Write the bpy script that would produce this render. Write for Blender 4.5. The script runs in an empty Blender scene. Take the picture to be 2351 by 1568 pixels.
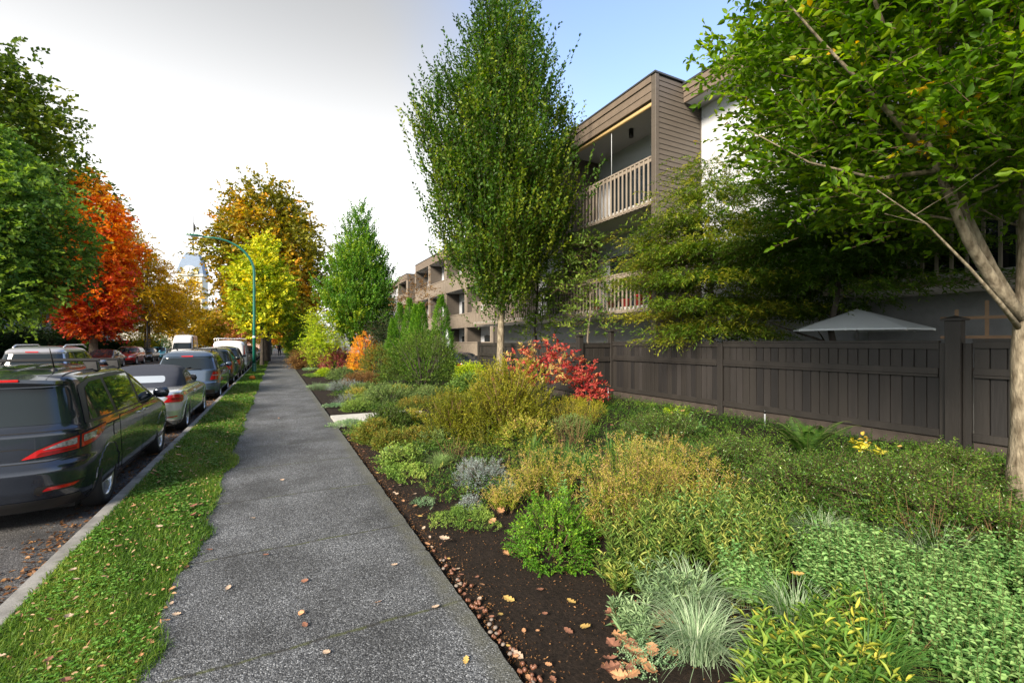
import bpy, bmesh, math, random
import numpy as np
from math import radians as RAD, sin, cos, pi, atan, tan
from mathutils import Vector, Matrix
SC = bpy.context.scene
COL = SC.collection
rng = np.random.default_rng(7)
random.seed(7)

# ---------------------------------------------------------------- camera / measuring
CAMH = 1.85
FPX = 455.0
TH = atan(236 / 455.0)
ST, CT = sin(TH), cos(TH)
HOR = 342.0
K = 2351 / 1024.0

def depthXY(px, s):
    d = (px - 512) / FPX
    return s * (ST + d * CT), s * (CT - d * ST)

def gz(x):
    """height of the planted bed, rising gently towards the fence"""
    t = np.clip((np.asarray(x, float) - 1.6) / 5.2, 0, 1)
    return 0.30 * t * t * (3 - 2 * t) - 0.0 * t

def gnd(px, py, z=0.0):
    s = (CAMH - z) * FPX / (py - HOR)
    x, y = depthXY(px, s)
    return x, y, s

def gd(dx, dy, garden=True):
    """ground point of the bed seen at photo position (display px)"""
    px, py = dx / K, dy / K
    z = 0.0
    for _ in range(12):
        x, y, s = gnd(px, py, z)
        z = float(gz(x)) if garden else 0.0
    return x, y, z, s

# ---------------------------------------------------------------- materials
def new_mat(name):
    m = bpy.data.materials.new(name); m.use_nodes = True
    nt = m.node_tree; nt.nodes.clear()
    out = nt.nodes.new('ShaderNodeOutputMaterial')
    return m, nt, out

def pbr(name, col, rough=0.6, metal=0.0, coat=0.0, spec=0.5, var=0.0, vscale=6.0, bump=0.0, bscale=40.0,
        col2=None, stretch=None, ior=1.5, coatrough=0.05, detail=6, trans=0.0):
    m, nt, out = new_mat(name)
    b = nt.nodes.new('ShaderNodeBsdfPrincipled')
    b.inputs['Base Color'].default_value = (*col, 1)
    b.inputs['Roughness'].default_value = rough
    b.inputs['Metallic'].default_value = metal
    b.inputs['Coat Weight'].default_value = coat
    b.inputs['Coat Roughness'].default_value = coatrough
    b.inputs['Specular IOR Level'].default_value = spec
    b.inputs['IOR'].default_value = ior
    b.inputs['Transmission Weight'].default_value = trans
    nt.links.new(b.outputs[0], out.inputs[0])
    if var or bump:
        tc = nt.nodes.new('ShaderNodeTexCoord')
        mp = nt.nodes.new('ShaderNodeMapping')
        nt.links.new(tc.outputs['Object'], mp.inputs[0])
        if stretch: mp.inputs['Scale'].default_value = stretch
    if var:
        n = nt.nodes.new('ShaderNodeTexNoise'); n.inputs['Scale'].default_value = vscale
        n.inputs['Detail'].default_value = detail
        nt.links.new(mp.outputs[0], n.inputs['Vector'])
        cr = nt.nodes.new('ShaderNodeValToRGB')
        c2 = col2 if col2 else tuple(c * (1 + var) for c in col)
        c1 = tuple(c * (1 - var) for c in col)
        cr.color_ramp.elements[0].position = 0.3; cr.color_ramp.elements[0].color = (*c1, 1)
        cr.color_ramp.elements[1].position = 0.7; cr.color_ramp.elements[1].color = (*c2, 1)
        nt.links.new(n.outputs[0], cr.inputs[0]); nt.links.new(cr.outputs[0], b.inputs['Base Color'])
    if bump:
        n2 = nt.nodes.new('ShaderNodeTexNoise'); n2.inputs['Scale'].default_value = bscale
        n2.inputs['Detail'].default_value = 5
        nt.links.new(mp.outputs[0], n2.inputs['Vector'])
        bp = nt.nodes.new('ShaderNodeBump'); bp.inputs['Strength'].default_value = bump
        bp.inputs['Distance'].default_value = 0.01
        nt.links.new(n2.outputs[0], bp.inputs['Height']); nt.links.new(bp.outputs[0], b.inputs['Normal'])
    return m

def leafmat(name, stops, trans=0.35, rough=0.5, gloss=0.22):
    """leaf material: every leaf carries its own tint value (0..1) picked from the ramp"""
    m, nt, out = new_mat(name)
    at = nt.nodes.new('ShaderNodeAttribute'); at.attribute_name = 'tint'
    cr = nt.nodes.new('ShaderNodeValToRGB')
    e = cr.color_ramp.elements
    while len(e) < len(stops): e.new(0.5)
    for i, (p, c) in enumerate(stops):
        e[i].position = p; e[i].color = (*c, 1)
    nt.links.new(at.outputs['Fac'], cr.inputs[0])
    b = nt.nodes.new('ShaderNodeBsdfPrincipled'); b.inputs['Roughness'].default_value = rough
    b.inputs['Specular IOR Level'].default_value = gloss
    nt.links.new(cr.outputs[0], b.inputs['Base Color'])
    t = nt.nodes.new('ShaderNodeBsdfTranslucent')
    hs = nt.nodes.new('ShaderNodeHueSaturation'); hs.inputs['Saturation'].default_value = 1.1; hs.inputs['Value'].default_value = 1.5
    nt.links.new(cr.outputs[0], hs.inputs['Color']); nt.links.new(hs.outputs[0], t.inputs[0])
    mx = nt.nodes.new('ShaderNodeMixShader'); mx.inputs[0].default_value = trans
    nt.links.new(b.outputs[0], mx.inputs[1]); nt.links.new(t.outputs[0], mx.inputs[2])
    nt.links.new(mx.outputs[0], out.inputs[0])
    return m

# ---------------------------------------------------------------- objects
def tag(o, label=None, cat=None, group=None, kind=None):
    if label: o['label'] = label
    if cat: o['category'] = cat
    if group: o['group'] = group
    if kind: o['kind'] = kind
    return o

def thing(name, label, cat, loc=(0, 0, 0), rz=0.0, group=None):
    o = bpy.data.objects.new(name, None); COL.objects.link(o)
    o.location = loc; o.rotation_euler = (0, 0, rz); o.empty_display_size = 0.2
    return tag(o, label, cat, group)

def link(name, me, mats, parent=None, loc=None):
    o = bpy.data.objects.new(name, me); COL.objects.link(o)
    if mats is not None:
        for m in (mats if isinstance(mats, (list, tuple)) else [mats]): me.materials.append(m)
    if parent is not None: o.parent = parent
    if loc is not None: o.location = loc
    return o

def copy_tree(o, parent=None):
    c = o.copy(); COL.objects.link(c)
    if parent is not None: c.parent = parent
    for ch in [k for k in KIDS.get(o.name, [])]:
        copy_tree(ch, c)
    return c
KIDS = {}
def index_kids():
    KIDS.clear()
    for o in bpy.data.objects:
        if o.parent: KIDS.setdefault(o.parent.name, []).append(o)

class MB:
    """collects boxes, prisms and tubes of one part and links them as one mesh"""
    def __init__(s): s.v = []; s.f = []; s.m = []; s.sm = []
    def add(s, vs, fs, m=0, smooth=False):
        n = len(s.v); s.v += [tuple(map(float, v)) for v in vs]
        for f in fs: s.f.append(tuple(i + n for i in f)); s.m.append(m); s.sm.append(smooth)
        return s
    def box(s, x0, x1, y0, y1, z0, z1, m=0, M=None):
        vs = [(x0, y0, z0), (x1, y0, z0), (x1, y1, z0), (x0, y1, z0), (x0, y0, z1), (x1, y0, z1), (x1, y1, z1), (x0, y1, z1)]
        if M is not None: vs = [tuple(M @ Vector(v)) for v in vs]
        return s.add(vs, [(3, 2, 1, 0), (4, 5, 6, 7), (0, 1, 5, 4), (1, 2, 6, 5), (2, 3, 7, 6), (3, 0, 4, 7)], m)
    def tube(s, pts, rad, k=8, m=0, cap=True):
        pts = [Vector(p) for p in pts]
        if not isinstance(rad, (list, tuple, np.ndarray)): rad = [rad] * len(pts)
        vs = []; up = Vector((0.13, 0.21, 0.97)).normalized(); prev = None
        for i, p in enumerate(pts):
            a = pts[max(i - 1, 0)]; b = pts[min(i + 1, len(pts) - 1)]
            t = (b - a).normalized() if (b - a).length > 1e-9 else up
            if prev is None:
                r = up.cross(t)
                if r.length < 0.2: r = Vector((1, 0, 0)).cross(t)
            else: r = prev - t * prev.dot(t)
            r.normalize(); prev = r.copy(); q = t.cross(r)
            for j in range(k):
                an = 2 * pi * j / k
                vs.append(p + (r * cos(an) + q * sin(an)) * rad[i])
        fs = []
        for i in range(len(pts) - 1):
            for j in range(k):
                fs.append((i * k + j, i * k + (j + 1) % k, (i + 1) * k + (j + 1) % k, (i + 1) * k + j))
        s.add(vs, fs, m, True)
        if cap:
            n = len(s.v) - len(vs)
            s.f.append(tuple(n + j for j in range(k))[::-1]); s.m.append(m); s.sm.append(False)
            e = n + (len(pts) - 1) * k
            s.f.append(tuple(e + j for j in range(k))); s.m.append(m); s.sm.append(False)
        return s
    def lathe(s, prof, k=24, m=0, axis='z', c=(0, 0, 0), M=None):
        vs = []
        for (r, h) in prof:
            for j in range(k):
                a = 2 * pi * j / k
                if axis == 'z': v = (c[0] + r * cos(a), c[1] + r * sin(a), c[2] + h)
                else: v = (c[0] + h, c[1] + r * cos(a), c[2] + r * sin(a))
                if M is not None: v = tuple(M @ Vector(v))
                vs.append(v)
        fs = []
        for i in range(len(prof) - 1):
            for j in range(k):
                fs.append((i * k + j, i * k + (j + 1) % k, (i + 1) * k + (j + 1) % k, (i + 1) * k + j))
        return s.add(vs, fs, m, True)
    def mesh(s, name):
        me = bpy.data.meshes.new(name); me.from_pydata(s.v, [], s.f)
        me.polygons.foreach_set('material_index', s.m)
        me.polygons.foreach_set('use_smooth', s.sm); me.update()
        return me
    def build(s, name, mats, parent=None, loc=None, bevel=0.0):
        me = s.mesh(name)
        if bevel:
            bm = bmesh.new(); bm.from_mesh(me)
            bmesh.ops.bevel(bm, geom=bm.edges[:], offset=bevel, segments=1, affect='EDGES', clamp_overlap=True)
            bm.to_mesh(me); bm.free()
        return link(name, me, mats, parent, loc)

def nrm(a): return a / np.maximum(np.linalg.norm(a, axis=-1, keepdims=True), 1e-9)

class Fol:
    """vectorised builder for leaves, blades and twigs with a per leaf tint"""
    def __init__(s): s.V = []; s.L = []; s.T = []; s.A = []; s.M = []; s.n = 0
    def _add(s, V, F, tint, m):
        n, k, _ = V.shape
        off = s.n + np.arange(n)[:, None] * k
        for f in F:
            s.L.append((off + np.array(f)[None, :]).ravel()); s.T.append(np.full(n, len(f), np.int32)); s.M.append(np.full(n, m, np.int32))
        s.V.append(V.reshape(-1, 3)); s.A.append(np.repeat(tint, k)); s.n += n * k
    def leaves(s, B, D, N, L, W, T, shape='r', m=0, curl=0.12):
        D = nrm(D); S = nrm(np.cross(D, N)); N = np.cross(S, D)
        L = np.broadcast_to(L, len(B))[:, None]; W = np.broadcast_to(W, len(B))[:, None]
        T = np.broadcast_to(T, len(B))
        if shape == 'r':
            V = np.stack([B, B + .45 * L * D + .5 * W * S + .16 * W * N, B + L * D - curl * L * N, B + .45 * L * D - .5 * W * S + .16 * W * N], 1)
            s._add(V, [(0, 1, 2), (0, 2, 3)], T, m)
        else:
            V = np.stack([B, B + .28 * L * D + .44 * W * S + .14 * W * N, B + .62 * L * D + .42 * W * S + .12 * W * N, B + L * D - curl * L * N,
                          B + .62 * L * D - .42 * W * S + .12 * W * N, B + .28 * L * D - .44 * W * S + .14 * W * N], 1)
            s._add(V, [(0, 1, 2, 3), (0, 3, 4, 5)], T, m)
    def blades(s, B, D, H, lean, W, T, seg=4, m=0, tip=0.15):
        """B base, D horizontal lean direction, H height, lean horizontal reach"""
        n = len(B); H = np.broadcast_to(H, n)[:, None]; lean = np.broadcast_to(lean, n)[:, None]; W = np.broadcast_to(W, n)[:, None]
        T = np.broadcast_to(T, n)
        D = nrm(D); S = np.stack([-D[:, 1], D[:, 0], np.zeros(n)], 1)
        Z = np.array([0, 0, 1.0])
        vs = []
        for i in range(seg + 1):
            t = i / seg
            up = t * (1.35 - .35 * t) - .55 * t ** 3 * np.minimum(lean / np.maximum(H, 1e-3), 1.6) * .6
            P = B + Z * H * up + D * lean * t ** 1.8
            w = W * (1 - t) ** .6 * .5 if i < seg else W * tip * .3
            vs += [P - S * w, P + S * w]
        V = np.stack(vs, 1)
        F = [(2 * i, 2 * i + 1, 2 * i + 3, 2 * i + 2) for i in range(seg)]
        s._add(V, F, T, m)
    def sticks(s, A, B, r0, r1, T=0.5, m=0):
        """thin three sided twigs from A to B"""
        n = len(A); D = nrm(B - A); ref = np.where(np.abs(D[:, 2:3]) > .9, np.array([[1., 0, 0]]), np.array([[0, 0, 1.]]))
        S = nrm(np.cross(D, ref)); Q = np.cross(D, S)
        r0 = np.broadcast_to(r0, n)[:, None]; r1 = np.broadcast_to(r1, n)[:, None]
        vs = []
        for P, r in ((A, r0), (B, r1)):
            for j in range(3):
                a = 2 * pi * j / 3; vs.append(P + (S * cos(a) + Q * sin(a)) * r)
        s._add(np.stack(vs, 1), [(0, 1, 4, 3), (1, 2, 5, 4), (2, 0, 3, 5)], np.broadcast_to(T, n), m)
    def sprays(s, P, D, L, n, ll, lw, T, ang=0.9, jit=.35, shape='r', m=0, twig=None, tv=.12, droop=.15, flat=.6, g=rng):
        """leafy shoots: n leaves set alternately along each shoot"""
        N = len(P); D = nrm(D); L = np.broadcast_to(L, N)
        side = nrm(np.cross(D, g.normal(0, .5, (N, 3)) + np.array([0, 0, 1.])))
        j = np.arange(n); t = ((j + .6) / n)[None, :, None]
        Pj = P[:, None, :] + D[:, None, :] * L[:, None, None] * t - np.array([0, 0, 1.]) * (L[:, None, None] * droop * t * t)
        sg = np.where(j % 2 == 0, 1., -1.)[None, :, None]
        dj = D[:, None, :] * cos(ang) + side[:, None, :] * sin(ang) * sg + g.normal(0, jit, (N, n, 3))
        nj = np.array([0, 0, 1.]) * flat + g.normal(0, .45, (N, n, 3))
        sc = g.uniform(.65, 1.15, (N, n))
        s.leaves(Pj.reshape(-1, 3), dj.reshape(-1, 3), nj.reshape(-1, 3), (ll * sc).ravel(), (lw * sc).ravel(),
                 np.clip(np.repeat(np.broadcast_to(T, N), n) + g.normal(0, tv, N * n), 0, 1), shape, m)
        if twig: s.sticks(P, P + D * L[:, None] * .95 - np.array([0, 0, 1.]) * (L[:, None] * droop * .9), twig, twig * .5, .5, m=1)
    def mesh(s, name):
        V = np.concatenate(s.V).astype(np.float32); Lp = np.concatenate(s.L).astype(np.int32); T = np.concatenate(s.T)
        me = bpy.data.meshes.new(name); me.vertices.add(len(V)); me.vertices.foreach_set('co', V.ravel())
        me.loops.add(len(Lp)); me.loops.foreach_set('vertex_index', Lp)
        me.polygons.add(len(T)); st = np.concatenate([[0], np.cumsum(T)[:-1]]).astype(np.int32)
        me.polygons.foreach_set('loop_start', st)
        me.polygons.foreach_set('loop_total', T)
        me.polygons.foreach_set('material_index', np.concatenate(s.M))
        me.update(calc_edges=True)
        a = me.attributes.new('tint', 'FLOAT', 'POINT'); a.data.foreach_set('value', np.concatenate(s.A).astype(np.float32))
        return me
    def build(s, name, mats, parent=None, loc=None): return link(name, s.mesh(name), mats, parent, loc)
# ---------------------------------------------------------------- camera, world, light
def setup():
    cam = bpy.data.cameras.new('camera'); co = bpy.data.objects.new('camera', cam); COL.objects.link(co)
    co.location = (0, 0, CAMH)
    co.rotation_euler = (pi / 2, 0, -TH)
    cam.sensor_width = 36; cam.lens = 36 * FPX / 1024
    cam.shift_y = (HOR - 341.0) / 1024
    cam.clip_end = 3000; cam.clip_start = 0.05
    SC.camera = co
    w = bpy.data.worlds.new('World'); SC.world = w; w.use_nodes = True
    nt = w.node_tree; nt.nodes.clear()
    out = nt.nodes.new('ShaderNodeOutputWorld'); bg = nt.nodes.new('ShaderNodeBackground')
    sky = nt.nodes.new('ShaderNodeTexSky'); sky.sky_type = 'NISHITA'; sky.sun_disc = False
    elev, az = RAD(30), RAD(-124)         # azimuth from +Y, clockwise seen from above
    sky.sun_elevation = elev; sky.sun_rotation = az
    sky.air_density = 1.0; sky.dust_density = 0.7; sky.ozone_density = 1.6
    # thin bright cloud veil on the left half of the sky
    tc = nt.nodes.new('ShaderNodeTexCoord')
    sep = nt.nodes.new('ShaderNodeSeparateXYZ'); nt.links.new(tc.outputs['Generated'], sep.inputs[0])
    dot = nt.nodes.new('ShaderNodeVectorMath'); dot.operation = 'DOT_PRODUCT'
    dot.inputs[1].default_value = (-0.95, -0.02, -0.55)
    nt.links.new(tc.outputs['Generated'], dot.inputs[0])
    nz = nt.nodes.new('ShaderNodeTexNoise'); nz.inputs['Scale'].default_value = 1.6; nz.inputs['Detail'].default_value = 3
    nt.links.new(tc.outputs['Generated'], nz.inputs['Vector'])
    a1 = nt.nodes.new('ShaderNodeMath'); a1.operation = 'MULTIPLY_ADD'; a1.inputs[1].default_value = .35
    nt.links.new(nz.outputs[0], a1.inputs[0]); nt.links.new(dot.outputs['Value'], a1.inputs[2])
    mr = nt.nodes.new('ShaderNodeMapRange'); mr.interpolation_type = 'SMOOTHSTEP'
    mr.inputs['From Min'].default_value = VEIL[0]; mr.inputs['From Max'].default_value = VEIL[1]
    nt.links.new(a1.outputs[0], mr.inputs['Value'])
    # veil is brighter near the horizon, greyer overhead
    el = nt.nodes.new('ShaderNodeMapRange'); el.interpolation_type = 'SMOOTHSTEP'
    el.inputs['From Min'].default_value = 0.10; el.inputs['From Max'].default_value = 0.66
    nt.links.new(sep.outputs['Z'], el.inputs['Value'])
    vc = nt.nodes.new('ShaderNodeMix'); vc.data_type = 'RGBA'
    vc.inputs[6].default_value = (*[c * VEILB for c in (1.0, 1.0, 1.0)], 1)
    vc.inputs[7].default_value = (*[c * VEILT for c in (.95, .97, 1.0)], 1)
    nt.links.new(el.outputs[0], vc.inputs[0])
    mx = nt.nodes.new('ShaderNodeMix'); mx.data_type = 'RGBA'
    tintn = nt.nodes.new('ShaderNodeMix'); tintn.data_type = 'RGBA'; tintn.blend_type = 'MULTIPLY'; tintn.inputs[0].default_value = 1.0
    tintn.inputs[7].default_value = (*SKYMUL, 1)
    nt.links.new(sky.outputs[0], tintn.inputs[6])
    nt.links.new(mr.outputs[0], mx.inputs[0]); nt.links.new(tintn.outputs[2], mx.inputs[6]); nt.links.new(vc.outputs[2], mx.inputs[7])
    nt.links.new(mx.outputs[2], bg.inputs[0]); bg.inputs[1].default_value = 0.12
    nt.links.new(bg.outputs[0], out.inputs[0])
    su = bpy.data.lights.new('sun', 'SUN'); su.energy = SUNE; su.angle = RAD(SUNA); su.color = (1, .87, .70)
    so = bpy.data.objects.new('sun', su); COL.objects.link(so)
    d = Vector((sin(az) * cos(elev), cos(az) * cos(elev), sin(elev)))   # towards the sun
    so.rotation_euler = d.to_track_quat('Z', 'Y').to_euler()
    so.location = d * 60
    vs = SC.view_settings; vs.view_transform = 'Standard'; vs.look = 'None'; vs.gamma = 1; vs.use_curve_mapping = False
    vs.exposure = EXPO
    SC.cycles.max_bounces = 6; SC.cycles.diffuse_bounces = 3; SC.cycles.glossy_bounces = 3; SC.cycles.transmission_bounces = 4
    SC.cycles.transparent_max_bounces = 4; SC.cycles.caustics_reflective = False; SC.cycles.caustics_refractive = False
    SC.cycles.sample_clamp_indirect = 4
VEIL = (-0.62, -0.22); VEILB = 4.8; VEILT = 1.6; SKYMUL = (1.25, 1.15, 1.15); SUNE = 3.5; SUNA = 18.0; EXPO = 1.6

# ---------------------------------------------------------------- ground materials
def aggregate_mat(name, base_d=(.045, .048, .056), base_l=(.30, .31, .33), scale=95.0, joint=None, bump=.6, fine=True, kdark=.45):
    m, nt, out = new_mat(name)
    N = nt.nodes.new; Lk = nt.links.new
    b = N('ShaderNodeBsdfPrincipled'); b.inputs['Roughness'].default_value = .75
    tc = N('ShaderNodeTexCoord')
    v = N('ShaderNodeTexVoronoi'); v.inputs['Scale'].default_value = scale; Lk(tc.outputs['Object'], v.inputs['Vector'])
    cr = N('ShaderNodeValToRGB'); e = cr.color_ramp.elements
    e[0].position = 0.0; e[0].color = (*base_d, 1); e[1].position = 1.0; e[1].color = (*base_l, 1)
    x = e.new(kdark); x.color = (*[.6 * a + .2 * c for a, c in zip(base_d, base_l)], 1)
    x = e.new(.86); x.color = (*[.35 * a + .45 * c for a, c in zip(base_d, base_l)], 1)
    sp = N('ShaderNodeSeparateColor'); Lk(v.outputs['Color'], sp.inputs[0]); Lk(sp.outputs[0], cr.inputs[0])
    # dark mortar between stones
    ve = N('ShaderNodeMapRange'); ve.inputs['From Min'].default_value = .25; ve.inputs['From Max'].default_value = .75
    ve.inputs['To Min'].default_value = 1.0; ve.inputs['To Max'].default_value = .35
    vd = N('ShaderNodeMath'); vd.operation = 'MULTIPLY'; vd.inputs[1].default_value = 1.0
    Lk(v.outputs['Distance'], vd.inputs[0]); Lk(vd.outputs[0], ve.inputs['Value'])
    m1 = N('ShaderNodeMix'); m1.data_type = 'RGBA'; m1.blend_type = 'MULTIPLY'; m1.inputs[0].default_value = .8
    Lk(cr.outputs[0], m1.inputs[6]); Lk(ve.outputs[0], m1.inputs[7])
    # large wear and damp patches
    n = N('ShaderNodeTexNoise'); n.inputs['Scale'].default_value = 1.3; n.inputs['Detail'].default_value = 5; n.inputs['Roughness'].default_value = .6
    Lk(tc.outputs['Object'], n.inputs['Vector'])
    nr = N('ShaderNodeMapRange'); nr.inputs['From Min'].default_value = .35; nr.inputs['From Max'].default_value = .7
    nr.inputs['To Min'].default_value = .55; nr.inputs['To Max'].default_value = 1.35; Lk(n.outputs[0], nr.inputs['Value'])
    m2 = N('ShaderNodeMix'); m2.data_type = 'RGBA'; m2.blend_type = 'MULTIPLY'; m2.inputs[0].default_value = 1
    Lk(m1.outputs[2], m2.inputs[6]); Lk(nr.outputs[0], m2.inputs[7])
    col = m2.outputs[2]
    if joint:
        sx = N('ShaderNodeSeparateXYZ'); Lk(tc.outputs['Object'], sx.inputs[0])
        ns = N('ShaderNodeTexNoise'); ns.inputs['Scale'].default_value = 3.; Lk(tc.outputs['Object'], ns.inputs['Vector'])
        ad = N('ShaderNodeMath'); ad.operation = 'MULTIPLY_ADD'; ad.inputs[1].default_value = .06
        Lk(ns.outputs[0], ad.inputs[0]); Lk(sx.outputs['Y'], ad.inputs[2])
        md = N('ShaderNodeMath'); md.operation = 'PINGPONG'; md.inputs[1].default_value = joint / 2
        Lk(ad.outputs[0], md.inputs[0])
        jm = N('ShaderNodeMapRange'); jm.inputs['From Min'].default_value = 0; jm.inputs['From Max'].default_value = .022
        jm.inputs['To Min'].default_value = 1; jm.inputs['To Max'].default_value = 0; Lk(md.outputs[0], jm.inputs['Value'])
        # moss in the joints, patchy
        ms = N('ShaderNodeTexNoise'); ms.inputs['Scale'].default_value = 9; Lk(tc.outputs['Object'], ms.inputs['Vector'])
        mc = N('ShaderNodeMix'); mc.data_type = 'RGBA'; mc.inputs[6].default_value = (.018, .018, .017, 1); mc.inputs[7].default_value = (.05, .06, .018, 1)
        mcr = N('ShaderNodeMapRange'); mcr.inputs['From Min'].default_value = .45; mcr.inputs['From Max'].default_value = .55
        Lk(ms.outputs[0], mcr.inputs['Value']); Lk(mcr.outputs[0], mc.inputs[0])
        m3 = N('ShaderNodeMix'); m3.data_type = 'RGBA'; Lk(jm.outputs[0], m3.inputs[0]); Lk(col, m3.inputs[6]); Lk(mc.outputs[2], m3.inputs[7])
        # smooth trowelled margin beside the edge: lighter fine band with moss haze
        mg = N('ShaderNodeMapRange'); mg.inputs['From Min'].default_value = 1.02; mg.inputs['From Max'].default_value = 1.12
        Lk(sx.outputs['X'], mg.inputs['Value'])
        mgn = N('ShaderNodeMath'); mgn.operation = 'MULTIPLY'; Lk(mg.outputs[0], mgn.inputs[0]); Lk(ms.outputs[0], mgn.inputs[1])
        m4 = N('ShaderNodeMix'); m4.data_type = 'RGBA'; m4.inputs[7].default_value = (.085, .088, .065, 1)
        Lk(mgn.outputs[0], m4.inputs[0]); Lk(m3.outputs[2], m4.inputs[6])
        col = m4.outputs[2]
    Lk(col, b.inputs['Base Color'])
    bp = N('ShaderNodeBump'); bp.inputs['Strength'].default_value = bump; bp.inputs['Distance'].default_value = .006; bp.invert = True
    Lk(v.outputs['Distance'], bp.inputs['Height']); Lk(bp.outputs[0], b.inputs['Normal'])
    Lk(b.outputs[0], out.inputs[0])
    return m

def soil_mat(name, c1=(.008, .006, .005), c2=(.030, .021, .016), s=30):
    m, nt, out = new_mat(name); N = nt.nodes.new; Lk = nt.links.new
    b = N('ShaderNodeBsdfPrincipled'); b.inputs['Roughness'].default_value = .95; b.inputs['Specular IOR Level'].default_value = .2
    tc = N('ShaderNodeTexCoord'); n = N('ShaderNodeTexNoise'); n.inputs['Scale'].default_value = s; n.inputs['Detail'].default_value = 8; n.inputs['Roughness'].default_value = .7
    Lk(tc.outputs['Object'], n.inputs['Vector'])
    cr = N('ShaderNodeValToRGB'); e = cr.color_ramp.elements; e[0].position = .35; e[0].color = (*c1, 1); e[1].position = .72; e[1].color = (*c2, 1)
    Lk(n.outputs[0], cr.inputs[0]); Lk(cr.outputs[0], b.inputs['Base Color'])
    bp = N('ShaderNodeBump'); bp.inputs['Strength'].default_value = .9; bp.inputs['Distance'].default_value = .03
    Lk(n.outputs[0], bp.inputs['Height']); Lk(bp.outputs[0], b.inputs['Normal']); Lk(b.outputs[0], out.inputs[0])
    return m

M = {}
def materials():
    M['agg'] = aggregate_mat('sidewalk_aggregate', (.022, .026, .034), (.38, .41, .45), 122.0, joint=1.55, bump=.8)
    M['asph'] = aggregate_mat('asphalt', (.035, .036, .040), (.26, .26, .27), 130, None, .4)
    M['conc'] = pbr('kerb_concrete', (.20, .20, .195), .85, var=.35, vscale=5, bump=.3, bscale=60)
    M['slab'] = pbr('pale_concrete', (.42, .42, .40), .85, var=.15, vscale=8, bump=.2)
    M['soil'] = soil_mat('garden_soil'); M['verge'] = soil_mat('verge_soil', (.02, .03, .008), (.05, .07, .015), 12)
    M['lawn'] = soil_mat('lawn', (.03, .06, .012), (.07, .12, .02), 3)
    M['bark'] = pbr('bark', (.16, .13, .10), .9, var=.45, vscale=9, bump=.7, bscale=25, stretch=(1, 1, .35))
    M['barkd'] = pbr('dark_bark', (.05, .042, .035), .9, var=.4, vscale=9, bump=.7, bscale=20, stretch=(1, 1, .3))
    M['barkl'] = pbr('pale_bark', (.15, .115, .07), .9, var=.5, vscale=22, bump=1.0, bscale=60, col2=(.30, .26, .19), stretch=(1, 1, .35), detail=10)
    M['twig'] = pbr('twig', (.09, .055, .035), .8)
    M['stemg'] = pbr('green_stem', (.10, .12, .03), .7)
    M['stemd'] = pbr('dry_stem', (.22, .14, .06), .8)
    M['wood'] = pbr('dark_fence_paint', (.020, .0175, .016), .6, var=.3, vscale=3.5, bump=.35, bscale=30, stretch=(1, 1, .12), detail=8)
    M['wood2'] = pbr('dark_fence_paint_worn', (.021, .0185, .018), .65, var=.4, vscale=5, bump=.4, bscale=30, stretch=(1, 1, .12), detail=8)
    M['wood3'] = pbr('dark_fence_paint_deep', (.011, .010, .0105), .6, var=.3, vscale=4, bump=.35, bscale=30, stretch=(1, 1, .12), detail=8)
    M['woodd'] = pbr('fence_recess', (.02, .018, .018), .8)
    M['taupe'] = pbr('taupe_siding', (.085, .072, .060), .6, var=.1, vscale=2.5, bump=.1, stretch=(1, .2, 6))
    M['taupel'] = pbr('taupe_trim', (.235, .20, .165), .6, var=.12, vscale=4)
    M['fascia'] = pbr('brown_fascia', (.15, .118, .092), .6, var=.12, vscale=3)
    M['white'] = pbr('white_stucco', (.52, .55, .60), .9, var=.04, vscale=2, bump=.4, bscale=80)
    M['soffit'] = pbr('grey_soffit', (.42, .42, .42), .8)
    M['cap'] = pbr('roof_cap', (.06, .065, .07), .4, metal=.3)
    M['tan'] = pbr('rolled_blind', (.62, .44, .20), .7, var=.15, vscale=30)
    M['gl'] = pbr('window_glass', (.012, .018, .024), .03, spec=.55)
    M['black'] = pbr('black_plastic', (.012, .012, .013), .45)
    M['dark'] = pbr('deep_dark', (.006, .006, .006), .9)
    M['rubber'] = pbr('tyre_rubber', (.014, .014, .015), .75)
    M['alloy'] = pbr('alloy', (.62, .63, .65), .3, metal=.85)
    M['chrome'] = pbr('chrome', (.75, .76, .78), .12, metal=1)
    M['red'] = pbr('red_lens', (.42, .006, .01), .12, coat=.8)
    M['redd'] = pbr('dark_red_lens', (.16, .004, .006), .12, coat=.8)
    M['amber'] = pbr('amber_lens', (.55, .22, .08), .2, coat=.6)
    M['lens'] = pbr('clear_lens', (.30, .31, .33), .15, coat=.8, metal=.4, var=.6, vscale=45)
    M['pole'] = pbr('green_pole_paint', (.008, .12, .085), .35, coat=.3, var=.1, vscale=3)
    M['plate'] = pbr('plate', (.55, .58, .62), .5)
    M['skin'] = pbr('skin', (.45, .26, .18), .6)
    M['cloth'] = pbr('dark_cloth', (.012, .013, .02), .9)
    M['canvas'] = pbr('navy_canvas', (.022, .028, .045), .9, var=.2, vscale=60, bump=.2, bscale=300)
    M['white_p'] = pbr('white_fabric', (.62, .68, .74), .8)
    M['roofing'] = pbr('grey_roofing', (.09, .09, .10), .8, var=.2, vscale=4)

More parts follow.
